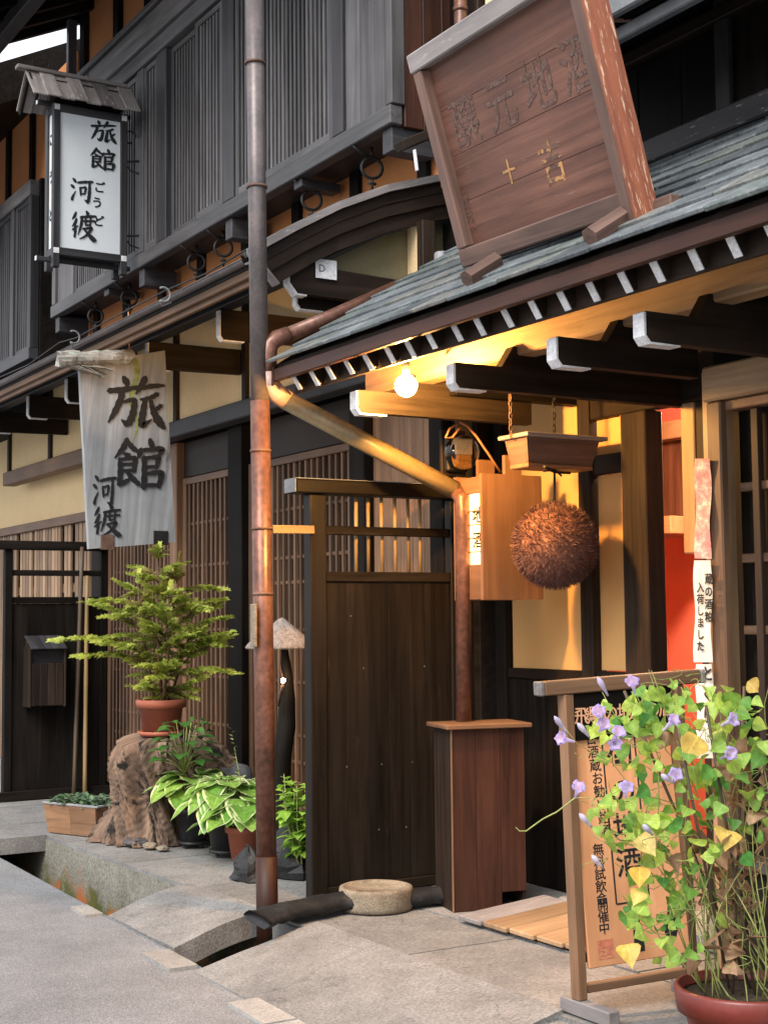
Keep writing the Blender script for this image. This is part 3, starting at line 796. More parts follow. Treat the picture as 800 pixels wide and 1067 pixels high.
for y0, y1 in ((6.33, 6.39), (6.86, 6.98), (8.30, 8.47), (9.43, 9.60), (9.87, 9.99), (11.9, 11.98)):
    part('bay_post', M['grey_dark' if y0 in (9.43, 8.30, 6.86) else 'grey_wood'], inn, lambda bb: bb.wb(3.875, 3.96, y0, y1, bz0, 5.46, .005))
for y0, y1, xo in ((6.985, 8.28, 0), (8.475, 8.93, 0), (8.935, 9.425, .03), (9.605, 9.865, .0), (9.995, 10.7, 0), (10.705, 11.5, .03), (11.5, 11.9, 0)):
    if y0 == 11.5:
        part('shutter_panel', M['grey_wood'], inn, lambda bb: bb.wb(3.9, 3.925, y0, y1, bz0, 5.45))
        continue
    lw = part('lattice_window', M['grey_wood'], inn, lambda bb: lattice(bb, 3.895+xo, y0, y1, bz0, bz1, .052, .024, .02, (), stile=.045, head=.04, foot=.05))
    part('window_lining', M['black_wood'], lw, lambda bb: bb.wb(3.93+xo, 3.945+xo, y0, y1, bz0, bz1, 0))
def planks(bb):
    for k in range(3):
        y0 = 6.393+k*.155; bb.wb(3.895, 3.925, y0, y0+.152, bz0, 5.45)
part('shutter_panel', M['grey_wood'], inn, planks, 'grey shutter of three wide planks')
part('bay_head_beam', M['grey_wood'], inn, lambda bb: bb.wb(3.86, 3.96, 6.34, 12, 5.463, 5.58, .006))
part('bay_head_beam', M['grey_wood'], inn, lambda bb: bb.wb(3.83, 3.95, 6.34, 12.02, 5.586, 5.78, .008))
part('bay_top_rail', M['grey_wood'], inn, lambda bb: bb.wb(3.80, 4.2, 6.3, 12.05, 5.784, 5.83, .006))
part('bay_side', M['red_brown'], inn, lambda bb: [bb.wb(3.963+k*.12, 3.963+k*.12+.117, 6.34, 6.365, 3.95, 5.78) for k in range(4)])
part('bay_side', M['grey_dark'], inn, lambda bb: bb.wb(3.963, 4.2, 11.95, 11.978, 3.95, 5.78))
part('upper_wall', M['plaster_orange'], inn, lambda bb: bb.wb(4.2, 4.25, 6.4, 12.1, 5.83, 7.4, 0, .5))
for y in (9.5, 10.5, 11.2, 12.04):
    part('upper_stud', M['black_wood'], inn, lambda bb: bb.wb(4.15, 4.198, y-.06, y+.06, 5.832, 7.4))
part('upper_rail', M['grey_dark'], inn, lambda bb: bb.wb(4.13, 4.198, 6.4, 12.1, 5.832, 6.0, .006))
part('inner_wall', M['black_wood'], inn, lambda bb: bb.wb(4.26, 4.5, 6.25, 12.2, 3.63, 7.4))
# upper roof: dark soffit with rafters; its far verge leaves a strip of sky
uz = lambda x: 6.269+(x-3.159)*.4746
ur = part('upper_roof', M['black_wood'], inn, lambda bb: bb.prism([(2.5, 5.9, uz(2.5)+.06), (5.2, 5.9, uz(5.2)+.06), (5.2, 5.9, uz(5.2)+.16), (2.5, 5.9, uz(2.5)+.16)], (0, 6.4, 0), .5, gax=(0, 1, 0)))
for k in range(18):
    y = 12.25-k*.36
    part('rafter', M['black_wood'], ur, lambda bb: bb.beam((2.52, y, uz(2.52)+.015), (4.6, y, uz(4.6)+.015), .07, .085, bev=.003))
part('purlin', M['grey_dark'], ur, lambda bb: bb.wb(3.3, 3.42, 6, 12.3, uz(3.36)-.15, uz(3.36)-.03, .006))
part('end_post', M['grey_wood'], inn, lambda bb: bb.wb(4.05, 4.13, 12.1, 12.16, 5.9, 6.7, .005))
# --- ground floor beyond the far gate
part('plaster_panel', M['plaster_cream'], inn, lambda bb: bb.wb(4.24, 4.27, 11.75, 15, 2.28, 3.5, 0, .5))
def slats(bb):
    y = 11.8
    while y < 15:
        w_ = random.uniform(.05, .085)
        if random.random() < .8: bb.wb(4.16, 4.185, y, y+w_, 0, 2.2, .003)
        y += w_+.022
part('slat_fence', M['fence_tan'], inn, slats, 'tan slatted screen behind the far gate')
part('slat_rail', M['mid_brown'], inn, lambda bb: (bb.wb(4.13, 4.158, 11.75, 15, 2.2, 2.28, ax=1), bb.wb(4.187, 4.21, 11.75, 15, 1.6, 1.68, ax=1)))

# ================================================================== NEIGHBOUR FAR LEFT
nb = thing('neighbour_house', 'dark timber house with slatted bay at the far left end', 'building', (4.2, 14, 0))
part('bay_sill', M['grey_dark'], nb, lambda bb: bb.wb(3.86, 3.95, 12.58, 17, 3.7, 3.8))
part('bay_head_beam', M['grey_wood'], nb, lambda bb: bb.wb(3.86, 3.95, 12.58, 17, 5.2, 5.34))
for y0, y1 in ((12.68, 13.1), (13.22, 13.95), (14.05, 15), (15.1, 16)):
    part('lattice_window', M['grey_dark'], nb, lambda bb: lattice(bb, 3.9, y0, y1, 3.8, 5.2, .06, .035, .018, (), stile=.05, head=.04, foot=.04))
for y in (12.58, 13.11, 13.955, 15.005):
    part('bay_post', M['grey_dark'], nb, lambda bb: bb.wb(3.87, 3.95, y, y+.09, 3.8, 5.2))
part('bay_wall', M['black_wood'], nb, lambda bb: (bb.wb(3.952, 4.4, 12.55, 17, 3.2, 5.36)))
part('plaster_wall', M['plaster_orange'], nb, lambda bb: bb.wb(4.2, 4.25, 12.3, 17, 5.36, 6.5, 0, .5))
for y in (12.4, 13.55, 14.35, 15.2):
    part('stud', M['black_wood'], nb, lambda bb: bb.wb(4.16, 4.198, y-.05, y+.05, 5.362, 6.45))
part('roof', M['black_wood'], nb, lambda bb: bb.prism([(2.3, 12.9, 6.496-.50*1.365), (4.5, 12.9, 6.496+.5*.835), (4.5, 12.9, 6.1+.5*.835), (2.3, 12.9, 6.1-.5*1.365)], (0, 5, 0), .5, gax=(0, 1, 0)))
part('lower_roof', M['grey_dark'], nb, lambda bb: bb.prism([(3.1, 14.6, 3.2), (4.2, 14.6, 3.66), (4.2, 14.6, 3.6), (3.1, 14.6, 3.14)], (0, 4, 0), .4))
part('ground_wall', M['black_wood'], nb, lambda bb: bb.wb(4.2, 4.5, 15.05, 18, -.02, 3.6))

# ================================================================== SAKE SHOP
shop = thing('shop_building', 'sake shop with slate eave roof and open lit entrance', 'building', (4.3, 4.5, 0))
RZ = lambda x: 2.54+.64*(x-3.0)
SL = Vector((1, 0, .64)).normalized(); NRM = Vector((-.64, 0, 1)).normalized()
def slates(bb):
    rnd = random.Random(5)
    rot0 = Matrix((SL, Vector((0, 1, 0)), NRM)).transposed()
    for c in range(9):
        s0 = c*.172
        y = 6.06-rnd.uniform(0, .2)*(c % 2)
        first = True
        while y > 1.5:
            w_ = rnd.uniform(.24, .34)
            if first: w_ = (6.06-y) + w_; y = 6.06; first = False
            L = .23
            tilt = R(4.2+rnd.uniform(-.9, .9))
            rot = Matrix.Rotation(rnd.uniform(-.006, .006), 3, NRM) @ Matrix.Rotation(tilt, 3, 'Y') @ rot0
            o = Vector((3.0, y-w_/2, 2.545))+SL*(s0+L/2+rnd.uniform(-.006, .006))+NRM*.004
            bb.box(o, (L, w_-.005, .016), rot, .003, rnd.random(), 0)
            y -= w_
part('slate_roof', M['slate'], shop, slates)
part('roof_sheathing', M['dark_brown'], shop, lambda bb: bb.prism([(3.05, 1.5, RZ(3.05)-.022), (4.3, 1.5, RZ(4.3)-.022), (4.3, 1.5, RZ(4.3)-.04), (3.05, 1.5, RZ(3.05)-.04)], (0, 4.54, 0), .5, gax=(0, 1, 0)))
part('fascia_board', M['red_brown'], shop, lambda bb: bb.wb(3.03, 3.058, 1.5, 6.05, 2.468, 2.528, .004, .6))
part('rake_board', M['red_brown'], shop, lambda bb: bb.prism([(3.03, 6.04, RZ(3.03)-.02), (4.25, 6.04, RZ(4.25)-.02), (4.25, 6.04, RZ(4.25)-.11), (3.03, 6.04, RZ(3.03)-.11)], (0, .025, 0), .5, gax=SL))
rpx = [315, 333, 349, 368, 388, 411, 433, 456, 482, 506, 534, 564, 593, 624, 658, 694, 733, 772, 815, 862, 915]
for px in rpx:
    y = at('x', px, 330, 3.12).y
    st = Vector((3.095+random.uniform(-.006, .004), y+random.uniform(-.005, .005), 2.452+random.uniform(-.004, .004)))
    rf = part('rafter', M['dark_brown'], shop, lambda bb: bb.beam(st, st+SL*1.25, .03, .075, bev=.002))
    part('painted_end', M['white_paint'], rf, lambda bb: bb.beam(st-SL*.006, st-SL*.0005, .034, .079, bev=.001))
part('eave_shade_board', M['dark_brown'], shop, lambda bb: bb.wb(3.135, 3.15, 1.5, 6.03, 2.415, 2.60, .002))  # dark board added to stand for the shade between the rafters
part('purlin', M['plank_tan'], shop, lambda bb: bb.wb(3.52, 3.62, 1.5, 6.03, 2.43, 2.70, .008))
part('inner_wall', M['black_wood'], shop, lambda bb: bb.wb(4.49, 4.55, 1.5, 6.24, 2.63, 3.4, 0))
def shop_bracket(y, x1, zb, lit=False):
    br_ = part('roof_bracket', M['beam_black'], shop, lambda bb: bb.prism([(3.212, y-.025, zb+.10), (3.212, y-.025, zb+.022), (3.232, y-.025, zb), (x1, y-.025, zb+.0), (x1, y-.025, zb+.19), (3.50, y-.025, zb+.19), (3.44, y-.025, zb+.10)], (0, .05, 0), gax=(1, 0, 0)))
    part('painted_end', M['white_paint'], br_, lambda bb: bb.prism([(3.20, y-.028, zb+.095), (3.20, y-.028, zb+.014), (3.222, y-.028, zb-.012), (3.36, y-.028, zb-.011), (3.36, y-.028, zb-.005), (3.228, y-.028, zb-.004), (3.209, y-.028, zb+.018), (3.209, y-.028, zb+.095)], (0, .056, 0)))
for px, py, x1 in ((372, 430, 4.18), (473, 404, 4.44), (579, 380, 3.895), (670, 356, 3.895)):
    q = at('x', px, py, 3.22)
    shop_bracket(q.y, x1, q.z)
y2 = at('x', 473, 404, 3.22).y
part('inner_beam', M['black_wood'], shop, lambda bb: bb.wb(3.7, 4.44, 5.5, 5.58, 2.38, 2.5, .006))
# entrance wall on x = 4.45
XW = 4.45
part('wainscot', M['black_wood'], shop, lambda bb: [bb.wb(XW-.02, XW+.02, 5.01+k*.206, 5.01+k*.206+.203, 0, 1.03) for k in range(6)])
for y0, y1, z0, z1 in ((5.50, 6.115, 1.07, 2.5), (5.165, 5.40, 1.09, 2.02), (5.165, 5.40, 2.12, 2.29)):
    part('plaster_panel', M['shoji'], shop, lambda bb: bb.wb(XW, XW+.03, y0, y1, z0, z1, 0, .5))
part('cross_rail', M['dark_brown'], shop, lambda bb: bb.wb(XW-.03, XW+.02, 5.16, 5.41, 2.022, 2.118, .005, ax=1))
part('cross_rail', M['dark_brown'], shop, lambda bb: bb.wb(XW-.03, XW+.02, 5.0, 6.2, 1.032, 1.085, .005, ax=1))
part('transom', M['beam_black'], shop, lambda bb: bb.wb(XW-.035, XW+.03, 4.08, 5.49, 2.292, 2.62, .005, ax=1))
part('post', M['beam_black'], shop, lambda bb: bb.wb(XW-.05, XW+.04, 5.405, 5.495, 0, 2.62, .006))
part('post', M['beam_black'], shop, lambda bb: bb.wb(XW-.06, XW+.05, 4.99, 5.16, 0, 2.289, .006))
part('post', M['mid_brown'], shop, lambda bb: bb.wb(XW-.045, XW-.0, 5.162, 5.178, 1.09, 2.289, .003))
part('post', M['black_wood'], shop, lambda bb: bb.wb(XW-.05, XW+.04, 6.12, 6.24, 0, 2.62, .006))
part('side_wall', M['black_wood'], shop, lambda bb: bb.wb(4.2, XW, 6.255, 6.29, 0, 2.62))
part('side_plaster', M['plaster_olive'], shop, lambda bb: bb.wb(4.2, XW+.0, 6.245, 6.254, 1.9, 2.62, 0))
part('door_jamb', M['tan_wood'], shop, lambda bb: bb.wb(XW-.03, XW+.04, 4.70, 4.785, 1.62, 2.289, .005))  # lamplit upper strip of the jamb, its light put into the tan
part('door_jamb', M['dark_brown'], shop, lambda bb: bb.wb(XW-.02, XW+.04, 4.62, 4.70, 0, 2.289, .005))
part('inner_partition', M['black_wood'], shop, lambda bb: bb.wb(XW, XW+.03, 4.0, 4.615, 0, 2.289))
part('entry_ceiling', M['black_wood'], shop, lambda bb: bb.wb(3.63, 4.42, 1.6, 6.24, 2.705, 2.73, 0))
# lit room inside the doorway
part('room_wall', M['red_wall'], shop, lambda bb: bb.wb(6.0, 6.05, 4.6, 8.2, 0, 2.7, 0, .5), 'red painted wall inside the doorway')
part('room_wall', M['red_wall'], shop, lambda bb: bb.wb(XW+.05, 5.99, 7.4, 7.45, 0, 2.7, 0, .5))
part('room_wall', M['black_wood'], shop, lambda bb: bb.wb(XW+.05, 6.0, 4.3, 4.34, 0, 2.7, 0))
part('room_ceiling', M['dark_brown'], shop, lambda bb: bb.wb(XW+.05, 6.1, 4.3, 8.2, 2.7, 2.74, 0))
part('room_shelf', M['cedar'], shop, lambda bb: bb.box(at('x', 699, 549, 5.6)+Vector((0, .05, 0)), (.3, .42, .1)))
part('room_lintel', M['cedar'], shop, lambda bb: bb.box(at('x', 700, 449, 5.55)+Vector((0, .056, 0)), (.1, .9, .1)))
part('room_cupboard', M['red_brown'], shop, lambda bb: bb.box(at('x', 702, 495, 5.7)+Vector((0, -.06, 0)), (.2, .35, .5)))
# right hand bay with black lattice
part('bay_beam', M['tan_wood'], shop, lambda bb: bb.wb(3.885, 3.99, 1.5, 4.085, 2.165, 2.30, .008))
part('bay_post', M['mid_brown'], shop, lambda bb: bb.wb(3.895, 3.935, 4.0, 4.075, 0, 2.162, .006))
part('bay_post', M['tan_wood'], shop, lambda bb: bb.wb(3.955, 4.06, 4.09, 4.16, 0, 2.30, .006))
part('bay_rail', M['mid_brown'], shop, lambda bb: bb.wb(3.92, 3.99, 1.5, 3.998, 2.125, 2.162, ax=1))
lw = part('lattice_window', M['dark_brown'], shop, lambda bb: lattice(bb, 3.945, 1.6, 3.93, .42, 2.12, .112, .034, .03, (), stile=.0))
for z in (1.83, 1.56, 1.29):
    part('lattice_rail', M['lattice_brown'], lw, lambda bb: bb.wb(3.958, 3.99, 1.6, 3.97, z-.017, z+.017, .003, ax=1))
part('window_lining', M['black_wood'], lw, lambda bb: bb.wb(4.03, 4.05, 1.5, 3.99, 0.0, 2.16, 0))
part('bay_kick_board', M['black_wood'], shop, lambda bb: bb.wb(3.93, 3.97, 1.5, 3.995, 0, .4, ax=1))
part('bay_sill', M['grey_dark'], shop, lambda bb: bb.wb(3.9, 4.0, 1.5, 3.995, .405, .45, ax=1))
part('bay_side', M['black_wood'], shop, lambda bb: bb.wb(4.065, XW+.2, 4.0, 4.07, 0, 2.69, 0))
part('bay_head', M['black_wood'], shop, lambda bb: bb.wb(3.95, 3.99, 1.5, 4.085, 2.303, 2.9, 0))
# step stone in front of the door
part('door_step', M['concrete'], shop, lambda bb: bb.wb(4.12, 4.42, 4.2, 5.35, 0, .07, .01))
# upper storey
def upb(bb):
    y = 1.5
    while y < 5.9:
        bb.wb(4.22, 4.245, y, y+.27, 3.3, 4.0); y += .274
part('upper_wall', M['black_wood'], shop, upb)
part('upper_base_beam', M['worn_black'], shop, lambda bb: bb.wb(4.13, 4.22, 1.5, 5.95, RZ(4.16)+.02, RZ(4.16)+.125, .008))
for y in (4.24, 5.2, 3.3):
    part('upper_stud', M['grey_dark'], shop, lambda bb: bb.wb(4.19, 4.218, y-.04, y+.04, 3.42, 4.0))
part('upper_rail', M['dark_brown'], shop, lambda bb: bb.wb(4.17, 4.219, 1.5, 5.3, 3.80, 3.86, .006))
part('upper_eave', M['black_wood'], shop, lambda bb: bb.prism([(3.62, 1.5, 3.66), (4.4, 1.5, 3.98), (4.4, 1.5, 4.2), (3.62, 1.5, 3.76)], (0, 3.7, 0), .5, gax=(0, 1, 0)))
part('eave_gutter', M['gutter_grey'], shop, lambda bb: (bb.wb(3.56, 3.6, 1.5, 5.2, 3.665, 3.80, .008)))
part('eave_gutter', M['gutter_grey'], shop, lambda bb: (bb.wb(3.64, 3.68, 1.5, 5.18, 3.605, 3.66, .006)))
part('eave_rod', M['rust'], shop, lambda bb: bb.tube([at('x', 625, 21, 3.55), at('x', 690, 22, 3.75)], .008, 8))
part('upper_side_wall', M['black_wood'], shop, lambda bb: bb.wb(4.32, 4.4, 5.2, 6.6, 3.3, 5.4))
part('cream_panel', M['plaster_cream'], shop, lambda bb: bb.wb(4.29, 4.315, 5.79, 6.05, 4.37, 4.8, 0, .9))
part('upper_post', M['grey_dark'], shop, lambda bb: bb.wb(4.24, 4.31, 5.56, 5.76, 3.6, 4.9))
part('upper_post', M['dark_brown'], shop, lambda bb: bb.wb(4.26, 4.315, 6.08, 6.2, 3.3, 4.9))
part('vent_cap', M['grey_plastic'], shop, lambda bb: bb.lathe([(.04, -.2), (.04, .035), (.034, .045), (0, .046)], at('x', 460, 266, 4.1)+Vector((0, 0, -.03)), 18))
sg_ = at('y', 440, 136, 6.2); sg0 = at('y', 416, 153, 6.2)
part('side_gutter', M['dark_brown'], shop, lambda bb: bb.beam((sg0.x, 6.2, sg0.z), (sg_.x+.3, 6.2, sg_.z+.12), .09, .05))
part('gutter_hook', M['white_paint'], shop, lambda bb: bb.beam((sg0.x+.06, 6.15, sg0.z-.02), (sg0.x+.075, 6.15, sg0.z-.13), .02, .012))

# ================================================================== THINGS
def onplane(px, py, o, n):
    d = ray(px, py); o = Vector(o); n = Vector(n)
    return CAM + d*((o-CAM).dot(n)/d.dot(n))
UX, UZ, NY = Vector((1, 0, 0)), Vector((0, 0, 1)), Vector((0, -1, 0))
random.seed(21)
# ---------------- tall downpipe
t = thing('downpipe', 'tall copper downpipe running from the upper floor down into the drain', 'downpipe', at('x', 279, 985, 3.0))
pp = lambda y: at('x', 265+14*(y/985), y, 3.0)
part('upper_pipe', M['copper_grey'], t, lambda bb: bb.tube([pp(-60), pp(200), pp(420)], .0435, 20))  # upper part greyer, a reflection put into the colour
part('lower_pipe', M['copper'], t, lambda bb: bb.tube([pp(418), pp(700), pp(900)], .0465, 20))
part('foot_sleeve', M['red_brown'], t, lambda bb: bb.tube([pp(892), pp(1000)], .0505, 20))
for y in (66, 195, 470, 551, 619):
    part('collar', M['rust'], t, lambda bb: bb.tube([pp(y-1.3), pp(y+1.3)], .0505, 20))
p0 = at('y', 287, 552, 6.13); p1 = at('y', 322, 552, 6.22)
part('strap', M['tan_wood'], t, lambda bb: bb.beam((p0.x-.03, 6.1, p0.z), (3.33, 6.21, p1.z), .012, .04))
part('strap', M['gutter_grey'], t, lambda bb: bb.beam(at('x', 268, 262, 3.04), at('x', 258, 263, 2.96), .012, .035))
part('name_plate', M['stone'], t, lambda bb: bb.wb(2.93, 2.944, 6.05, 6.10, 1.22, 1.42))
# ---------------- diagonal rain pipe of the shop roof
q = [at('y', *p, 6.12) for p in ((432, 291), (350, 328), (300, 349))]
e1 = [at('y', *p, 6.12) for p in ((300, 349), (288, 353), (281, 360), (279.5, 372), (280, 392))]
e2 = [at('y', *p, 6.12) for p in ((280, 388), (281, 400), (288, 410), (300, 418))]
dg = [at('y', 298, 417, 6.12), at('y', 474, 511, 5.80)]
vt = [at('y', 474, 511, 5.80), at('y', 481, 520, 5.75), at('y', 482, 545, 5.75), at('y', 483, 770, 5.75)]
t = thing('rain_pipe', 'bent rain pipe crossing diagonally under the slate eave to the box', 'drain pipe', at('y', 483, 770, 5.75))
part('upper_run', M['copper'], t, lambda bb: bb.tube(q, .036, 16))
part('elbow', M['copper'], t, lambda bb: bb.tube(e1, .041, 16))
part('elbow', M['elbow'], t, lambda bb: bb.tube(e2, [.043, .047, .049, .047], 16))
part('diagonal_run', M['olive_pipe'], t, lambda bb: bb.tube(dg, .046, 18))
part('vertical_run', M['copper'], t, lambda bb: bb.tube(vt, .038, 16))
# ---------------- second copper pipe up by the shop wall
t = thing('downpipe', 'short copper pipe behind the tilted wooden signboard', 'downpipe', at('y', 481, 110, 6.1))
part('pipe', M['copper'], t, lambda bb: bb.tube([at('y', 479, -40, 6.1), at('y', 481, 110, 6.1)], .036, 16))
part('collar', M['copper'], t, lambda bb: bb.tube([at('y', 479.5, 8, 6.1), at('y', 479.6, 12, 6.1)], .041, 16))

# ---------------- lantern signboard on the upper floor
LY = 9.9
t = thing('lantern_sign', 'white paper lantern sign with black brush writing under a shingled roof', 'lantern sign', (3.47, 10.0, 3.9))
xa = at('y', 56, 190, LY).x; xb = at('y', 133, 190, LY).x; za = at('y', 95, 268, LY).z; zb = at('y', 95, 113, LY).z
yb = LY+.2
def lframe(bb):
    for x in (xa+.025, xb-.025):
        for y in (LY+.025, yb-.025):
            bb.wb(x-.025, x+.025, y-.025, y+.025, za-.10, zb+.0)
    for z in (za+.02, zb-.03):
        for y in (LY+.025, yb-.025):
            bb.wb(xa+.05, xb-.05, y-.022, y+.022, z-.028, z+.028, ax=0)
        for x in (xa+.025, xb-.025):
            bb.wb(x-.022, x+.022, LY+.05, yb-.05, z-.028, z+.028, ax=1)
    bb.wb(xa-.09, xb+.06, LY+.09, LY+.12, za-.045, za-.012, ax=0)
    bb.wb(xa-.09, xb+.06, LY+.09, LY+.12, zb+.001, zb+.035, ax=0)
part('frame', M['grey_dark'], t, lframe)
part('paper_panel', M['lantern_paper'], t, lambda bb: bb.wb(xa+.05, xb-.05, LY+.02, LY+.026, za+.048, zb-.058, 0, .5))
part('side_paper', M['lantern_paper'], t, lambda bb: bb.wb(xa+.018, xa+.024, LY+.05, yb-.05, za+.048, zb-.058, 0, .5))
for x in (xa+.025, xb-.025):
    for z in (za+.02, zb-.03):
        part('end_cap', M['white_paint'], t, lambda bb: bb.wb(x-.02, x+.02, LY-.004, LY+.001, z-.02, z+.02, .001))
part('end_cap', M['white_paint'], t, lambda bb: bb.wb(xa-.095, xa-.09, LY+.09, LY+.12, za-.045, za-.012, .001))
part('end_cap', M['white_paint'], t, lambda bb: bb.wb(xa-.095, xa-.09, LY+.09, LY+.12, zb+.001, zb+.035, .001))
LM = MB()
def put_brush(mb, ch, x0, y0, x1, y1, yv, depth=.002, wk=1.0):
    a = at('y', x0, y0, yv); b_ = at('y', x1, y1, yv)
    brush(mb, ch, a, UX, UZ, b_.x-a.x, a.z-b_.z, depth, wk)
put_brush(LM, '旅', 95, 124, 121, 151, LY+.019, wk=1.5)
LM.build('lettering', M['ink'], t); LM = MB()
put_brush(LM, '館', 94, 153, 119, 179, LY+.019, wk=1.5)
LM.build('lettering', M['ink'], t); LM = MB()
put_brush(LM, '河', 74, 184, 97, 213, LY+.019, wk=1.45)
LM.build('lettering', M['ink'], t); LM = MB()
put_brush(LM, '渡', 75, 218, 100, 251, LY+.019, wk=1.45)
LM.build('lettering', M['ink'], t); LM = MB()
for ch, px, py in (('ご', 104, 196), ('う', 101.5, 212), ('ど', 103, 231)):
    put_text(LM, ch, .088, at('y', px, py, LY+.0175), UX, UZ, .002)
LM.build('lettering', M['ink'], t)
SM = MB()
for k, ch in enumerate('ごうど'):
    put_text(SM, ch, .10, (xa+.0165, LY+.1, zb-.25-k*.28), (0, -1, 0), UZ, .004)
SM.build('side_lettering', M['ink'], t)
rx0, rx1 = at('y', 36, 95, 9.8).x, at('y', 145, 95, 9.8).x
zr = at('y', 90, 85, 10.0).z; ze = at('y', 90, 106, 9.79).z
def lroof(bb):
    n = 8
    for sgn, ye in ((-1, 9.79), (1, 10.21)):
        d = Vector((0, ye-10.0, ze-zr)); L = d.length; d.normalize()
        for k in range(n):
            x = rx0+(k+.5)*(rx1-rx0)/n
            sx = Vector((1, 0, 0)); nn = sx.cross(d)
            rot = Matrix((sx, d, nn)).transposed()
            bb.box(Vector((x, 10.0, zr-.006))+d*(L/2+random.uniform(-.008, .012))+nn*(.012*(k % 2))*(1 if nn.z > 0 else -1), ((rx1-rx0)/n*1.12, L, .013), rot, .003, random.random(), 1)
rf = part('roof', M['shingle'], t, lroof)
part('ridge', M['kanban_grey'], rf, lambda bb: bb.wb(rx0-.07, rx1-.02, 9.965, 10.035, zr-.0, zr+.028))
part('gable_board', M['black_wood'], rf, lambda bb: (bb.beam((rx0+.02, 10, zr-.03), (rx0+.02, 9.80, ze-.03), .02, .05), bb.beam((rx0+.02, 10, zr-.03), (rx0+.02, 10.20, ze-.03), .02, .05), bb.wb(xa+.02, xb-.02, LY+.04, yb-.04, zb+.036, zr-.05)))
for px in (34, 51, 70, 92):
    q0 = at('y', px, 78, 10.0)
    part('spike', M['iron'], rf, lambda bb: bb.tube([(q0.x, 10, zr+.02), (q0.x, 10, zr+.11)], [.005, .002], 6))
for zz in (za+.22, zb-.32):
    part('wall_bracket', M['iron'], t, lambda bb: (bb.tube([(xb, LY+.12, zz), (3.885, LY+.04, zz)], .008, 6), bb.tube([(xb+.02, LY+.12, zz), (3.82, LY+.08, zz-.07), (3.885, LY+.04, zz-.1)], .006, 6)))
part('wall_bracket', M['iron'], t, lambda bb: bb.tube([Vector((xb+.05, LY+.1, zb-.13))+Vector((.045*math.cos(a), -.02*math.cos(a), .045*math.sin(a))) for a in [2*math.pi*k/16*.8 for k in range(17)]], .008, 6))

# ---------------- hanging grey board
HY = 8.5
c4 = [at('y', *p, HY) for p in ((83, 380), (172, 365), (183, 565), (93, 572))]
t = thing('hanging_sign', 'weathered grey wooden board with large black brush writing hung under bark', 'sign', (c4[3].lerp(c4[2], .5)))
part('board', M['sign_grey'], t, lambda bb: bb.prism(c4, (0, .035, 0), .5, gax=(.08, 0, 1)))
LM = MB()
put_brush(LM, '旅', 112, 390, 171, 449, HY, .006, 1.4)
LM.build('lettering', M['ink'], t); LM = MB()
put_brush(LM, '館', 119, 456, 169, 510, HY, .006, 1.4)
LM.build('lettering', M['ink'], t); LM = MB()
put_brush(LM, '河', 97, 494, 121, 528, HY, .005, 1.35)
LM.build('lettering', M['ink'], t); LM = MB()
put_brush(LM, '渡', 98, 526, 126, 558, HY, .005, 1.35)
LM.build('lettering', M['ink'], t)
M['moss'] = rough('moss', [(.35, (.16, .19, .05, 1)), (.7, (.27, .3, .12, 1))], 30, .95, .5, .004, 160, .4)
def mossf(bb):
    L_ = []; Rr = []
    for k in range(22):
        py = 374+k*4.3
        cx = 140.5+3*math.sin(k*.5)
        wv = (5.5 if k < 12 else 5.5*(22-k)/10)*(1+.4*noise.noise(Vector((k*.6, 2, 0))))
        L_.append(at('y', cx-wv*.6, py, HY-.0015)); Rr.append(at('y', cx+wv*.5, py, HY-.0015))
    n = len(L_)
    bb.add(L_+Rr, [[i, i+1, n+i+1, n+i] for i in range(n-1)], None, .5)
part('moss_streak', M['moss'], t, mossf)
for x0, y0, x1, y1, mm in ((105, 557, 119, 573, 'rust'), (160, 553, 175, 568, 'iron')):
    a_, b_ = at('y', x0, y0, HY), at('y', x1, y1, HY)
    part('iron_clip', M[mm], t, lambda bb: (bb.wb(a_.x, b_.x, HY-.008, HY-.0005, b_.z, a_.z, .003), bb.lathe([(0, 0)], (0, 0, 0), 3) if 0 else None))
def barkf(bb):
    A_ = at('y', 60, 374, HY-.02); B_ = at('y', 136, 372, HY-.02)
    n, m_ = 26, 14
    vs = []; fs = []
    for i in range(n):
        f_ = i/(n-1); c = A_.lerp(B_, f_)
        for k in range(m_):
            a = 2*math.pi*k/m_
            r = .058*(1+.35*noise.noise(Vector((f_*5, math.cos(a)*1.3, math.sin(a)*1.3)))+.15*noise.noise(Vector((f_*30, a*2, 1))))
            if math.sin(a) < -.3: r *= 1+.5*max(0, .7-f_)*abs(noise.noise(Vector((f_*16, 9, 0))))*2
            vs.append(c+Vector((.012*noise.noise(Vector((a*2, f_*9, 4))) if 0 < i < n-1 else random.uniform(-.02, .02), r*math.cos(a)*.9, r*math.sin(a)*.8)))
    for i in range(n-1):
        for k in range(m_):
            k2 = (k+1) % m_
            fs.append([i*m_+k, i*m_+k2, (i+1)*m_+k2, (i+1)*m_+k])
    fs += [list(range(m_))[::-1], [(n-1)*m_+k for k in range(m_)]]
    gcs = [Vector((v.y, v.z, v.x)) for v in vs]
    bb.add(vs, fs, gcs, .6)
    for k in range(9):
        s_ = A_.lerp(B_, .1+k*.05)+Vector((0, -.03, -.05))
        bb.beam(s_, s_+Vector((random.uniform(.1, .2), random.uniform(-.01, .02), random.uniform(-.07, .0))), .014, .006)
part('bark_cap', M['bark'], t, barkf)
part('cord', M['cable'], t, lambda bb: bb.tube([at('y', 135, 372, HY), at('y', 134, 325, 8.53)], .004, 6))

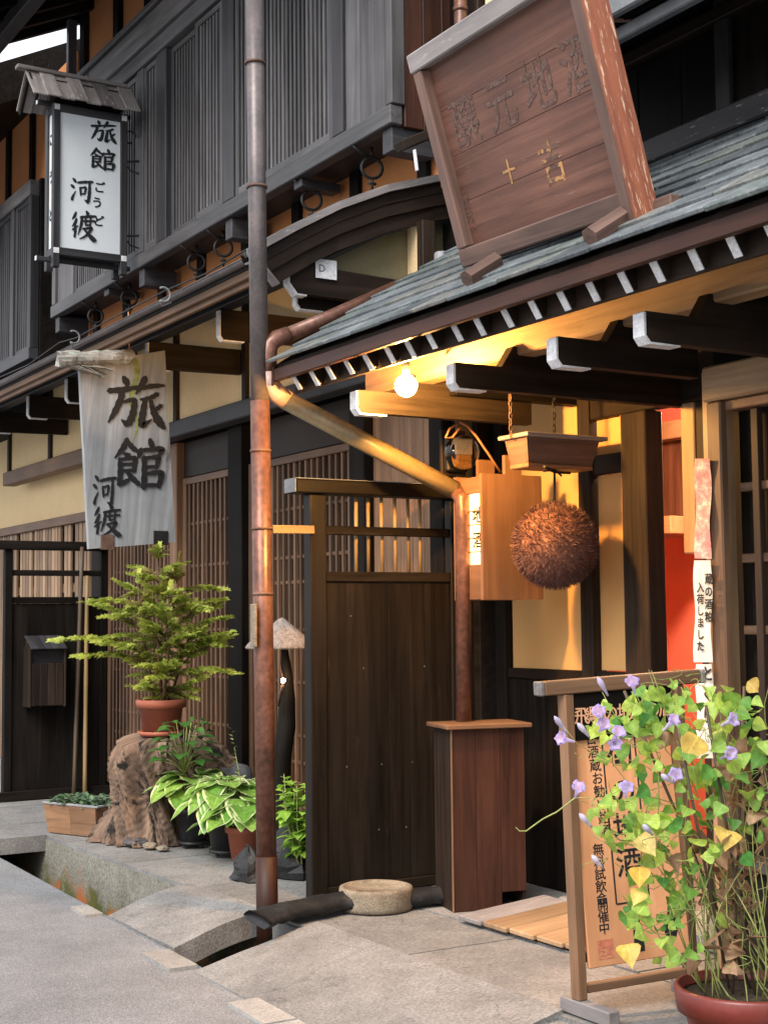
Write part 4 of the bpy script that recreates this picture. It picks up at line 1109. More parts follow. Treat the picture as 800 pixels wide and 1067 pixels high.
# ---------------- tilted signboard on the slate roof
def on_roof(px, py, lift):      # where a line of sight meets the slate slope
    d = ray(px, py)
    return CAM+d*((2.54+.64*(CAM.x-3.0)-CAM.z+lift)/(d.z-.64*d.x))
KL, KR = on_roof(481, 280, .055), on_roof(661, 219, .055)
KU = (KR-KL).normalized(); KW = (KR-KL).length; KH = .88
KO = KL
KV = Vector((-.25, 0, .79)); KV = (KV-KU*KV.dot(KU)).normalized(); KN = KU.cross(KV)
KO = KO-KN*.045
KM = Matrix((KU, KV, KN)).transposed().to_4x4(); KM.translation = KO
t = thing('roof_signboard', 'large worn brown wooden signboard tilted forward on the slate roof', 'signboard', KO)
def kpart(name, mat, fn):
    bb = MB(); bb.M = KM; fn(bb); return bb.build(name, mat, t)
def kpanel(bb):
    for k in range(4):
        h = (KH-.14)/4; bb.wb(.06, KW-.06, .07+k*h, .07+(k+1)*h-.0015, -.02, 0, .001, .45+.1*random.random())
kpart('panel', M['kanban'], kpanel)
kpart('bottom_rail', M['kanban_frame'], lambda bb: bb.wb(.0, KW-.02, 0, .075, -.05, .045, .006))
kpart('top_rail', M['kanban_grey'], lambda bb: bb.wb(-.01, KW-.02, KH-.075, KH, -.05, .05, .006))
kpart('side_rail', M['kanban_frame'], lambda bb: bb.wb(.0, .065, .077, KH-.077, -.05, .045, .006))
kpart('side_rail', M['kanban_frame'], lambda bb: bb.wb(KW-.075, KW-.018, -.03, KH+.05, -.052, .048, .005))
kpart('end_board', M['kanban_red'], lambda bb: bb.wb(KW-.0175, KW+.005, -.03, KH+.05, -.052, .048, .005))
LM = MB()
for ch, fx in zip('醸元地酒', (.19, .42, .64, .85)):
    put_text(LM, ch, .21, KO+KU*(fx*KW)+KV*(.60*KH)+KN*.0012, KU, KV, .002)
LM.build('faded_lettering', M['faded'], t)
M['gold_worn'] = wood('gold_worn', (.08, .04, .028, 1), (.14, .07, .05, 1), .6, wear=(.5, .25, .09, 1), wear_th=.47, wscale=(16, 16, 16))
for ch, px, py, sz in (('十', 531, 181, .1), ('吉', 576, 172, .17)):
    LM = MB(); put_text(LM, ch, sz, onplane(px, py, KO+KN*.0012, KN), KU, KV, .002)
    LM.build('worn_gold_lettering', M['gold_worn'], t)
def kseal(bb):
    o = onplane(487, 220, KO+KN*.0012, KN)
    for a_, b_, c_, d_ in ((-.03, -.026, -.075, .075), (.026, .03, -.075, .075), (-.03, .03, -.079, -.075), (-.03, .03, .075, .079)):
        q = [o+KU*x+KV*y for x, y in ((a_, c_), (b_, c_), (b_, d_), (a_, d_))]
        bb.add(q, [[0, 1, 2, 3]], None, .5)
    put_text(bb, '醸\n元', .055, o, KU, KV, .001, 1.0)
part('carved_seal', M['faded'], t, kseal)
for px, py in ((486, 291), (614, 247)):
    d = ray(px, py)
    # on the slate surface
    k = (2.54+.64*(0-3.0)+.64*CAM.x-CAM.z+.05)/(d.z-.64*d.x)
    q0 = CAM+d*k
    part('foot_beam', M['kanban_frame'], t, lambda bb: bb.tube([q0, q0+SL*.17], .036, 6, smooth=False))
part('foot_block', M['kanban_frame'], t, lambda bb: bb.beam(onplane(655, 222, KO, KN)+Vector((.05, 0, 0)), onplane(690, 207, KO, KN)+Vector((.06, 0, 0)), .05, .05))

# ---------------- near screen
def screen(name, label, cat, y, x0, x1, xr0, zt, post, mats, zs):
    t = thing(name, label, cat, ((x0+x1)/2, y, 0))
    zmid, zlow = zs
    part('post', mats, t, lambda bb: bb.wb(x0, x0+post, y-.035, y+.035, 0, zt-.07, .005))
    part('post', mats, t, lambda bb: bb.wb(x1-.05, x1, y-.03, y+.03, 0, zt-.07, .005))
    tr = part('top_rail', mats, t, lambda bb: bb.wb(xr0, x1+.005, y-.06, y+.06, zt-.068, zt, .006))
    part('mid_rail', mats, t, lambda bb: bb.wb(x0+post+.002, x1-.052, y-.02, y+.02, zmid-.022, zmid+.022, .004))
    part('lower_rail', mats, t, lambda bb: bb.wb(x0+post+.002, x1-.052, y-.025, y+.025, zlow-.025, zlow+.025, .004))
    def bd(bb):
        n = 6; xx0, xx1 = x0+post+.002, x1-.052
        for k in range(n):
            bb.wb(xx0+k*(xx1-xx0)/n, xx0+(k+1)*(xx1-xx0)/n-.0012, y-.012, y+.012, .05, zlow-.026, .0012)
    part('board_panel', mats, t, bd)
    part('bottom_rail', mats, t, lambda bb: bb.wb(x0+post+.002, x1-.052, y-.028, y+.028, .0, .048, .004))
    return t, tr
sc1, tr = screen('entrance_screen', 'dark brown board screen standing beside the entrance under the eave', 'screen', 6.25, 3.312, 4.19, 3.225, 2.03, .09, M['screen_brown'], (1.785, 1.555))
part('metal_edge', M['gutter_grey'], tr, lambda bb: bb.wb(3.222, 4.195, 6.186, 6.314, 2.0305, 2.035, .001))
part('painted_end', M['gutter_grey'], tr, lambda bb: bb.wb(3.219, 3.2235, 6.19, 6.31, 1.965, 2.03, .001))
for px in (372, 385, 399.5, 413, 427, 439):
    q = at('y', px, 560, 6.26)
    part('bamboo_slat', M['bamboo'], sc1, lambda bb: bb.tube([(q.x, 6.262+.012, 1.582), (q.x+random.uniform(-.004, .004), 6.262+.012, 1.958)], .0095, 8))
for x, z in ((3.52, .62), (3.72, .62), (3.9, .62), (3.62, 1.1), (3.98, 1.1), (3.55, 1.36), (3.86, .3), (3.7, .3)):
    part('nail', M['gutter_grey'], sc1, lambda bb: bb.wb(x-.003, x+.003, 6.2355, 6.238, z-.003, z+.003, .001))
sc2, tr2 = screen('gate_screen', 'black board gate screen with a mailbox at the far end of the inn', 'screen', 10.9, 3.17, 3.98, 3.0, 1.965, .06, M['black_wood'], (1.72, 1.51))
part('base_beam', M['black_wood'], sc2, lambda bb: bb.wb(3.0, 4.02, 10.83, 10.868, 0, .07, .004))
t = thing('mailbox', 'small dark wooden mailbox with a slatted lid on the black gate', 'mailbox', (3.46, 10.8, .7))
part('body', M['dark_brown'], t, lambda bb: [bb.wb(3.335+k*.062, 3.335+k*.062+.06, 10.72, 10.74, .71, 1.03) for k in range(4)]+[bb.wb(3.315, 3.333, 10.715, 10.88, .7, 1.16), bb.wb(3.585, 3.603, 10.715, 10.88, .7, 1.16), bb.wb(3.334, 3.584, 10.86, 10.88, .7, 1.2)])
part('lid', M['grey_dark'], t, lambda bb: [bb.beam((3.35+k*.056, 10.69, 1.14), (3.35+k*.056, 10.88, 1.235), .054, .012) for k in range(5)])
part('slot', M['ink'], t, lambda bb: bb.wb(3.335, 3.583, 10.745, 10.75, .72, 1.13, 0))
for k, (xa_, ya_, xb_, yb_, mm, lb) in enumerate(((77, 832, 86, 570, 'dark_bamboo', 'dark bamboo pole leaning by the black gate screen'), (88.5, 828, 91, 600, 'bamboo', 'yellow bamboo pole upright at the right edge of the gate screen'))):
    bb = MB(); A_ = at('z', xa_, ya_, .0) if 0 else at('y', xa_, ya_, 10.78); B_ = at('y', xb_, yb_, 10.84)
    A_.z = 0.0
    bb.tube([A_.lerp(B_, i/8) for i in range(9)], [.016 if i % 2 else .0175 for i in range(9)], 10)
    tag(bb.build('bamboo_pole', M[mm], None, A_), lb, 'pole', 'bamboo poles by the far gate')

# ---------------- box around the pipe foot
t = thing('pipe_box', 'tall brown wooden box casing with a lid in front of the dark screen', 'box', (3.95, 5.7, 0))
bm = Matrix.Translation((3.715, 5.60, 0)) @ Matrix.Rotation(R(-13), 4, 'Z')
def bpart(name, mat, fn, par=t):
    bb = MB(); bb.M = bm; fn(bb); return bb.build(name, mat, par)
BH = .83
bpart('front_panel', M['red_brown'], lambda bb: [bb.wb(0+k*.122, k*.122+.1205, 0, .015, .0 if k < 2 else .075, BH, .002, (.25, .75, .5)[k]) for k in range(3)])
bpart('side_panel', M['dark_brown'], lambda bb: bb.wb(-.0, .012, .0155, .22, 0, BH, .002))
bpart('side_panel', M['dark_brown'], lambda bb: bb.wb(.354, .366, .0155, .22, 0, BH, .002))
bpart('back_panel', M['dark_brown'], lambda bb: bb.wb(.0, .366, .221, .236, 0, BH, .002))
bpart('lid', M['mid_brown'], lambda bb: bb.wb(-.03, .396, -.03, .26, BH+.001, BH+.022, .004))
bpart('corner_trim', M['mid_brown'], lambda bb: bb.wb(-.0035, .004, -.0035, .004, .0, BH, .001))

# ---------------- wall lantern beside the entrance
t = thing('andon_lantern', 'square wooden lantern with a glowing paper window and tall side board', 'lantern', (4.05, 5.65, 1.43))
X0 = at('y', 500, 560, 5.6).x; X1 = at('y', 562, 560, 5.6).x
zt, z0 = at('y', 530, 495, 5.6).z, at('y', 530, 625, 5.6).z
tx0, tx1 = at('y', 523, 480, 5.6).x, at('y', 540, 480, 5.6).x
ztab = at('y', 530, 475, 5.6).z
tabs = [(X0, z0), (X1, z0), (X1, zt), (tx1, zt), (tx1, ztab), (tx0, ztab), (tx0, zt), (X0, zt)]
part('side_board', M['cedar'], t, lambda bb: bb.prism([(x, 5.6, z) for x, z in tabs], (0, -.022, 0), .5, gax=(0, 0, 1)))
part('side_board', M['cedar'], t, lambda bb: bb.prism([(x-.0, 5.80, z) for x, z in tabs], (0, .022, 0), .5, gax=(0, 0, 1)))
wz0, wz1 = z0+.17, zt-.09
part('face_frame', M['cedar'], t, lambda bb: (bb.wb(X0+.015, X0+.035, 5.602, 5.798, z0, wz0), bb.wb(X0+.015, X0+.035, 5.602, 5.798, wz1, zt-.01), bb.wb(X0+.012, X0+.03, 5.72, 5.798, wz0, wz1)))
part('paper_window', M['lit_paper'], t, lambda bb: bb.wb(X0+.026, X0+.03, 5.602, 5.72, wz0, wz1, 0))
for k, ch in enumerate('地酒'):
    LM = MB(); put_text(LM, ch, .085, (X0+.0245, 5.655, (wz0+wz1)/2+.06-.12*k), (0, -1, 0), UZ, .002)
    LM.build('lettering', M['ink'], t)
for z in (wz0+.06, wz0+.125, wz0+.19, wz0+.255):
    part('muntin', M['cedar'], t, lambda bb: bb.wb(X0+.016, X0+.0255, 5.603, 5.719, z-.003, z+.003, .001))
part('roof_board', M['dark_brown'], t, lambda bb: bb.wb(X0+.036, X1-.02, 5.602, 5.798, zt-.03, zt-.012))
part('arm', M['dark_brown'], t, lambda bb: bb.wb(X1-.05, 4.45, 5.66, 5.72, z0+.3, z0+.36))

# ---------------- cedar ball and its little hanging roof
BY = 5.3
bc = at('y', 578, 568, BY); BRAD = .198
t = thing('cedar_ball', 'round brown cedar needle ball hanging before the entrance', 'cedar ball', bc-Vector((0, 0, BRAD)))
part('core', M['ball'], t, lambda bb: bb.lathe([(max(.0, BRAD*.93*math.sin(math.pi*k/24)), -BRAD*.93*math.cos(math.pi*k/24)) for k in range(25)], bc, 36))
def needles(bb):
    rnd = random.Random(4)
    for i in range(9500):
        z = rnd.uniform(-1, 1); a = rnd.uniform(0, 2*math.pi); r = math.sqrt(1-z*z)
        n = Vector((r*math.cos(a), r*math.sin(a), z))
        lump = 1+.035*noise.noise(n*3.2)
        tg = n.orthogonal().normalized(); tg = Matrix.Rotation(rnd.uniform(0, 6.28), 3, n) @ tg
        d = (n*1.0+tg*rnd.uniform(.2, 1.1)+Vector((0, 0, -.15))).normalized()
        p_ = bc+n*BRAD*.90*lump; e = p_+d*rnd.uniform(.022, .038)
        w_ = n.cross(d).normalized()*rnd.uniform(.0011, .0022)
        bb.add([p_-w_, p_+w_, e+w_*.4, e-w_*.4], [[0, 1, 2, 3]], None, rnd.random())
M['needle'] = leafm('needle', (.06, .028, .022, 1), (.23, .118, .095, 1), trans=.1, rough_=.8)
part('needles', M['needle'], t, needles)
top = bc+Vector((0, 0, BRAD*.95))
part('cord', M['iron'], t, lambda bb: bb.tube([top, at('y', 577.5, 488, BY)], .006, 6))
part('knot', M['iron'], t, lambda bb: (bb.tube([at('y', 567, 486, BY-.1), at('y', 577, 492, BY-.03), at('y', 594, 493, BY-.06)], .006, 6), bb.tube([at('y', 566, 491, BY-.08), at('y', 577, 489, BY-.03), at('y', 585, 496, BY-.06)], .005, 6)))
t = thing('hanging_canopy', 'small wooden tray shaped canopy hung on chains above the cedar ball', 'canopy', at('y', 577, 487, BY))
a0, a1 = at('y', 537, 457, BY), at('y', 612, 457, BY); b0, b1 = at('y', 541, 483, BY), at('y', 607, 485, BY)
def hop(bb):
    w0 = .085
    for sgn in (-1, 1):
        y_t, y_b = BY+sgn*w0, BY+sgn*w0*.8
        bb.prism([(a0.x, y_t, a0.z), (a1.x, y_t, a0.z), (b1.x, y_b, b0.z), (b0.x, y_b, b0.z)], (0, -.014*sgn, 0), .5, gax=(1, 0, 0))
    for A_, B_, s_ in ((a0, b0, 1), (a1, b1, -1)):
        bb.prism([(A_.x, BY-w0+.015, a0.z), (A_.x, BY+w0-.015, a0.z), (B_.x, BY+w0*.8-.015, b0.z), (B_.x, BY-w0*.8+.015, b0.z)], (.014*s_, 0, 0), .5, gax=(0, 1, 0))
part('body', M['kanban_frame'], t, hop)
part('top_board', M['kanban_grey'], t, lambda bb: bb.wb(a0.x-.02, a1.x+.03, BY-.115, BY+.115, a0.z+.001, a0.z+.02, .004))
part('bottom_board', M['cedar'], t, lambda bb: bb.wb(b0.x-.005, b1.x+.005, BY-.07, BY+.07, b0.z-.022, b0.z-.001, .004))
def chain(p, q, n_):
    def f(bb):
        P_, Q_ = Vector(p), Vector(q)
        for k in range(n_):
            c = P_.lerp(Q_, (k+.5)/n_); L = (Q_-P_).length/n_*.68
            e = Vector((1, 0, 0)) if k % 2 else Vector((0, 1, 0))
            pts = [c+e*(.008*math.cos(2*math.pi*j/8))+Vector((0, 0, L*math.sin(2*math.pi*j/8))) for j in range(9)]
            bb.tube(pts, .0028, 5, False)
    return f
part('chain', M['iron'], t, chain(at('y', 577, 456, BY), at('y', 577, 372, BY), 13))
part('chain', M['rust'], t, chain(at('y', 532, 456, BY), at('y', 531, 405, BY), 8))

# ---------------- bulb, cable, meter
bp_ = at('x', 423, 402, 3.27)
t = thing('light_bulb', 'bare glowing round bulb hanging under the slate eave', 'light bulb', bp_)
part('globe', M['bulb'], t, lambda bb: bb.lathe([(max(.0005, .048*math.sin(math.pi*k/14)), -.048*math.cos(math.pi*k/14)) for k in range(15)], bp_, 20))
part('socket', M['iron'], t, lambda bb: bb.tube([bp_+Vector((0, 0, .046)), bp_+Vector((.0, 0, .10)), bp_+Vector((.0, 0, .19))], [.018, .018, .006], 10))
part('cord', M['iron'], t, lambda bb: bb.tube([bp_+Vector((0, 0, .18)), bp_+Vector((.03, -.05, .2)), bp_+Vector((.1, -.18, .17)), at('y', 462, 388, 5.72)], .005, 6))
bb = MB()
cb = [at('y', *p, 5.72) for p in ((462, 388), (470, 410), (479, 440), (487, 444), (497, 456), (510, 475), (521, 492))]
bb.tube(cb, .006, 6); bb.tube([at('y', *p, 5.71) for p in ((478, 440), (468, 447), (464, 456), (471, 456), (480, 444))], .006, 6)
tag(bb.build('lamp_cable', M['cable'], None, cb[-1]), 'thin orange cable looping down from the eave to the lantern', 'cable')
t = thing('electric_meter', 'round glass electric meter on a board above the lantern', 'meter', at('y', 481, 495, 5.92))
mc = at('y', 482, 472, 5.88)
part('back_board', M['dark_brown'], t, lambda bb: bb.wb(mc.x-.085, mc.x+.06, 5.94, 5.965, mc.z-.11, mc.z+.12))
part('base', M['iron'], t, lambda bb: bb.wb(mc.x-.075, mc.x+.05, 5.90, 5.938, mc.z-.09, mc.z+.09, .012))
part('dial', M['white_paint'], t, lambda bb: bb.wb(mc.x-.05, mc.x+.035, 5.866, 5.88, mc.z-.01, mc.z+.06, .003))
part('mechanism', M['gold'], t, lambda bb: (bb.wb(mc.x-.035, mc.x+.035, 5.882, 5.899, mc.z-.06, mc.z+.06, .004), bb.wb(mc.x-.045, mc.x+.03, 5.868, 5.871, mc.z-.035, mc.z-.028, .001)))
gl = MB()
gl.M = Matrix.Translation((mc.x-.01, 5.90, mc.z)) @ Matrix.Rotation(R(90), 4, 'X')
gl.lathe([(.085, 0), (.085, .055), (.078, .068), (.04, .074), (.0005, .075)], (0, 0, 0), 24)
gl.build('glass_cover', M['glass'], t)
# lamp inside the doorway (its light is seen on the red wall)
bb = MB(); lp = Vector((5.0, 5.3, 2.45))
t = thing('ceiling_lamp', 'glowing round ceiling lamp in the red room behind the doorway', 'lamp', lp)
part('shade', M['room_lamp'], t, lambda bb: bb.lathe([(.0005, -.06), (.08, -.055), (.12, -.02), (.12, .02), (.0005, .03)], lp, 24))
part('stem', M['iron'], t, lambda bb: bb.tube([lp+Vector((0, 0, .03)), lp+Vector((0, 0, .25))], .01, 8))

# ---------------- notices beside the lattice bay
ZX = 3.89
def quadx(x0, y0, x1, y1, X=ZX, n=10, wav=.006):
    A_, B_, C_, D_ = at('x', x0, y0, X), at('x', x1, y0, X), at('x', x1, y1, X), at('x', x0, y1, X)
    vs = []; fs = []
    for i in range(n+1):
        for k in range(5):
            p_ = A_.lerp(B_, k/4).lerp(D_.lerp(C_, k/4), i/n)
            vs.append(p_+Vector((-wav*(1+math.sin(i*.9+k*.5)), 0, 0)))
    for i in range(n):
        for k in range(4): fs.append([i*5+k, i*5+k+1, i*5+k+6, i*5+k+5])
    N = len(vs); vs2 = vs+[v+Vector((.0012, 0, 0)) for v in vs]
    fs2 = fs+[[N+j for j in f[::-1]] for f in fs]
    return vs2, fs2
def notice(name, label, px, mat):
    t = thing(name, label, 'notice', at('x', (px[0]+px[2])/2, px[3], ZX))
    vs, fs = quadx(*px)
    bb = MB(); bb.add(vs, fs, None, .5, True); bb.build('sheet', mat, t)
    return t
M['pink_cloth'] = rough('pink_cloth', [(.3, (.62, .2, .17, 1)), (.5, (.66, .33, .28, 1)), (.62, (.75, .62, .5, 1))], 28, .8, .3, .003, 160, .2)
notice('paper_streamer', 'crumpled pink and white patterned streamer beside the lattice bay', (725, 478, 741, 582), M['pink_cloth'])
t = notice('paper_notice', 'white vertical paper notice in two columns below the pink streamer', (724, 584, 742, 690), M['paper'])
LM = MB()
for col, px, py0, sz, st_ in (('蔵の酒粕', 738, 604, .043, 13.2), ('入荷しました', 729.3, 613, .041, 12.2)):
    for k, ch in enumerate(col):
        put_text(LM, ch, sz, at('x', px, py0+k*st_, ZX-.0148), (0, -1, 0), UZ, .0012)
LM.build('lettering', M['ink'], t)
t = notice('paper_notice', 'lower white paper notice half hidden behind the flowering vine', (726, 692, 743, 790), M['paper'])
for k, ch in enumerate('とくり'):
    LM = MB()
    put_text(LM, ch, .062, at('x', 737, 703+k*22, ZX-.0148), (0, -1, 0), UZ, .0015)
    LM.build('lettering', M['ink'], t)
t = notice('paper_tag', 'small white paper tag with a symbol on the beam under the curved gable', (0, 0, 1, 1), M['paper']) if 0 else thing('paper_tag', 'small white paper tag with a symbol on the beam under the curved gable', 'tag', at('y', 339, 292, 6.42))
ta, tb = at('y', 329, 269, 6.425), at('y', 351, 292, 6.425)
part('sheet', M['white_paint'], t, lambda bb: bb.wb(ta.x, tb.x, 6.425, 6.43, tb.z, ta.z, .001))
LM = MB(); put_text(LM, 'D', .055, (ta.x+.035, 6.4242, (ta.z+tb.z)/2), UX, UZ, .0); LM.build('symbol', M['ink'], t)
a_, b_ = at('x', 733, 424, 3.95), at('x', 736.5, 438, 3.95)

# ---------------- sign stand with orange board
SO = Vector((3.13, 3.95, 0)); SD = Vector((.985, -.174, 0)); SN = Vector((-.174, -.985, 0)); ST = .045
t = thing('sign_stand', 'wooden stand with an orange cedar notice board by the entrance', 'sign stand', SO+SD*.5)
def sp(d, n, z): return SO+SD*(d-ST*z*.7)+SN*n+Vector((0, 0, z+ST*d))
part('top_rail', M['mid_brown'], t, lambda bb: bb.beam(sp(-.09, 0, 1.107), sp(.53, 0, 1.107), .055, .048))
part('rail_end', M['kanban_grey'], t, lambda bb: bb.beam(sp(-.108, 0, 1.107), sp(-.0905, 0, 1.107), .056, .049))
part('rail_end', M['kanban_grey'], t, lambda bb: bb.beam(sp(.5305, 0, 1.107), sp(.55, 0, 1.107), .056, .049))
for d in (.0, .44):
    part('leg', M['mid_brown'], t, lambda bb: bb.beam(sp(d, 0, .05), sp(d-.0, 0, 1.082), .045, .04))
    part('foot', M['kanban_grey'], t, lambda bb: bb.beam(sp(d, 0, .025)+Vector((0, .08, 0)), sp(d, 0, .025)+Vector((0, -.18, 0)), .05, .05))
part('stretcher', M['mid_brown'], t, lambda bb: bb.beam(sp(.023, 0, .085), sp(.417, 0, .085), .03, .03))
part('stretcher', M['dark_brown'], t, lambda bb: bb.beam(sp(.023, 0, .19), sp(.417, 0, .19), .03, .035))
part('header_board', M['black_wood'], t, lambda bb: bb.beam(sp(.023, 0, 1.0), sp(.417, 0, 1.0), .016, .16))
BN = (SN+Vector((0, 0, .05))).normalized(); BVv = Vector((-.052*SD.x, -.052*SD.y, 1)); BVv = (BVv-BN*BVv.dot(BN)).normalized(); BU = BVv.cross(BN)
BO = onplane(614, 1010, sp(0, .03, .1), BN)
BTL = onplane(595, 741, BO, BN)
bh_ = (BTL-BO).length; bw_ = .40
OM = Matrix((BU, BVv, BN)).transposed().to_4x4(); OM.translation = BO
bb = MB(); bb.M = OM
bb.wb(0, bw_, 0, bh_, -.02, 0, .003, .5, 1); ob = bb.build('board', M['orange_cedar'], t)
LM = MB()
hd = 0
for k, ch in enumerate('本日酒蔵お勧め銘酒'):
    put_text(LM, ch, .046, onplane(613.5+k*2.15, 757+k*13.7, BO+BN*.0012, BN), BU, BVv, .0004)
for k, ch in enumerate('無料試飲会'):
    put_text(LM, ch, .044, onplane(623+k*.95, 886+k*12.8, BO+BN*.0012, BN), BU, BVv, .0004)
for k, ch in enumerate('開催中'):
    put_text(LM, ch, .044, onplane(627.5+k*.9, 943+k*12.6, BO+BN*.0012, BN), BU, BVv, .0004)
fr = [(.125, .2), (.255, .2), (.255, bh_-.05), (.125, bh_-.05)]
for (xa_, ya_), (xb_, yb_) in zip(fr, fr[1:]+fr[:1]):
    if xa_ == xb_: q = [(xa_-.003, min(ya_, yb_)), (xa_+.003, min(ya_, yb_)), (xa_+.003, max(ya_, yb_)), (xa_-.003, max(ya_, yb_))]
    else: q = [(min(xa_, xb_), ya_-.003), (max(xa_, xb_), ya_-.003), (max(xa_, xb_), ya_+.003), (min(xa_, xb_), ya_+.003)]
    LM.add([OM @ Vector((x, y, .0012 if xa_ == xb_ else .0016)) for x, y in q], [[0, 1, 2, 3]], None, .5)
put_text(LM, '旬\nの\n地\n酒', .105, OM @ Vector((.19, .2+(bh_-.25)/2, .0012)), BU, BVv, .0012, 1.15)
LM.build('lettering', M['ink'], t)
LM = MB()
def poly(pts): LM.add([OM @ Vector((x, y, .0012)) for x, y in pts], [list(range(len(pts)))], None, .5)
bx = .2   # little bottle silhouette
poly([(bx+x*.02, .03+y*.13) for x, y in ((-1, 0), (1, 0), (1, .55), (.45, .75), (.4, 1), (-.4, 1), (-.45, .75), (-1, .55))])
LM.build('bottle_silhouette', M['ink'], t); LM = MB()
bx = .33   # flask silhouette
poly([(bx+x*.03, .06+y*.14) for x, y in ((-.6, 0), (.6, 0), (1, .22), (.85, .45), (.35, .6), (.3, .8), (.55, 1.0), (.4, 1.02), (-.1, .85), (-.3, .6), (-.85, .45), (-1, .22))])
LM.build('flask_silhouette', M['ink'], t)
LM = MB()
so = onplane(631, 989, BO+BN*.0014, BN)
for a_, b_, c_, d_ in ((-.03, -.026, -.032, .032), (.026, .03, -.032, .032), (-.026, .026, -.032, -.028), (-.026, .026, .028, .032)):
    LM.add([so+BU*x+BVv*y for x, y in ((a_, c_), (b_, c_), (b_, d_), (a_, d_))], [[0, 1, 2, 3]], None, .5)
put_text(LM, '酒蔵\n之印', .026, so, BU, BVv, .0008, 1.0)
LM.build('red_seal', M['seal'], t)
LM = MB()
for k, ch in enumerate('飛騨の地酒の店'):
    put_text(LM, ch, .062, sp(.055+k*.056, .0095, 1.0), SD, UZ, .0008)
M['orange_ink'] = rough('orange_ink', [(.3, (.6, .3, .16, 1)), (.7, (.66, .36, .2, 1))], 20, .6, .05, .002, 60, .05)
LM.build('header_lettering', M['orange_ink'], t)

# ---------------- wooden ramp boards at the door
t = thing('ramp_boards', 'low wooden plank ramp lying before the entrance beside the box', 'ramp', (4.0, 4.9, 0))
ra, rb_ = at('z', 480, 960, .02), at('z', 590, 997, .02)   # front edge
rc, rd = at('z', 513, 936, .05), at('z', 605, 935, .05)
random.seed(9)
def rampf():
    fx0, fx1 = 3.62, 4.10
    for k in range(5):
        y1 = 5.42-k*.175; y0 = y1-.168
        part('plank', M['tan_wood'] if k else M['kanban_grey'], t, lambda bb: bb.beam((fx0+.04*k*.3, (y0+y1)/2, .020), (fx1, (y0+y1)/2, .058), .168, .022, tint=random.random()))
    part('bearer', M['dark_brown'], t, lambda bb: bb.wb(fx0+.06, fx0+.1, 4.56, 5.4, 0, .012))
    part('bearer', M['dark_brown'], t, lambda bb: bb.wb(fx1-.06, fx1-.02, 4.56, 5.4, 0, .042))
rampf()
# ---------------- stone basin
bs = (at('z', 353, 948, 0)+at('z', 428, 948, 0))/2
bs = Vector((bs.x+.03, bs.y+.04, 0))
bb = MB(); bb.lathe([(.0005, .0), (.170, .0), (.176, .015), (.174, .085), (.17, .098), (.16, .102), (.15, .1), (.145, .09), (.0005, .086)], bs, 40, .6, wob=.02)
tag(bb.build('stone_basin', M['stone'], None, bs), 'low round stone basin on the paving before the dark screen', 'stone basin')
# ---------------- black rubber sheet
bb = MB()
pts = [at('z', 268, 962, .03), at('z', 300, 951, .035), at('z', 350, 941, .04), at('z', 400, 938, .045), at('z', 462, 931, .05)]
vs = []; fs = []
n = 40
for i in range(n+1):
    f_ = i/n*(len(pts)-1); a = min(int(f_), len(pts)-2); c = pts[a].lerp(pts[a+1], f_-a)
    w_ = .05+.055*max(0, 1-i/n*1.5)
    for k in range(12):
        an = 2*math.pi*k/12
        r = 1+.16*noise.noise(Vector((i*.35, math.cos(an)*1.2, math.sin(an)*1.2)))
        vs.append((c.x, c.y+w_*r*math.cos(an)*1.25, max(.008, .045+.042*r*math.sin(an)*(1-.35*max(0, 1-i/n*2)))+.01*noise.noise(Vector((i*.5, k*.8, 0)))))
for i in range(n):
    for k in range(12):
        k2 = (k+1) % 12; fs.append([i*12+k, i*12+k2, i*12+12+k2, i*12+12+k])
fs += [list(range(12)), [n*12+k for k in range(12)][::-1]]
bb.add(vs, fs, None, .5, True)
tag(bb.build('rubber_mat', M['black_rubber'], None, pts[2]), 'rolled black rubber mat lying across the paving behind the stone basin', 'mat')
# ---------------- crumpled black sheet behind the downpipe
def crumple(name, label, c, hx, hy, h, seed, mat, cat):
    bb = MB(); vs = []; fs = []
    N, Q = 14, 8
    for j in range(Q+1):
        ph_ = j/Q
        for i in range(N):
            a = 2*math.pi*i/N
            rr = (1-ph_**2.2)*(1+.45*noise.noise(Vector((math.cos(a)*1.6, math.sin(a)*1.6, ph_*2.5+seed))))
            vs.append((c[0]+hx*rr*math.cos(a), c[1]+hy*rr*math.sin(a), max(.001, h*ph_*(1+.25*noise.noise(Vector((math.cos(a)*2, math.sin(a)*2, seed)))))))
    for j in range(Q):
        for i in range(N):
            i2 = (i+1) % N; fs.append([j*N+i, j*N+i2, (j+1)*N+i2, (j+1)*N+i])
    bb.add(vs, fs, None, .5, False)
    return tag(bb.build(name, mat, None, c), label, cat)
q = at('z', 262, 918, 0); crumple('plastic_sheet', 'crumpled black plastic sheet on the paving left of the downpipe', (q.x+.02, q.y+.08, 0), .085, .13, .17, 3, M['black_rubber'], 'plastic sheet')
q = at('z', 306, 915, 0); crumple('plastic_sheet', 'larger dark crumpled sheet between the downpipe and the screen', (q.x+.05, q.y+.12, 0), .16, .18, .27, 8, M['black_rubber'], 'plastic sheet')

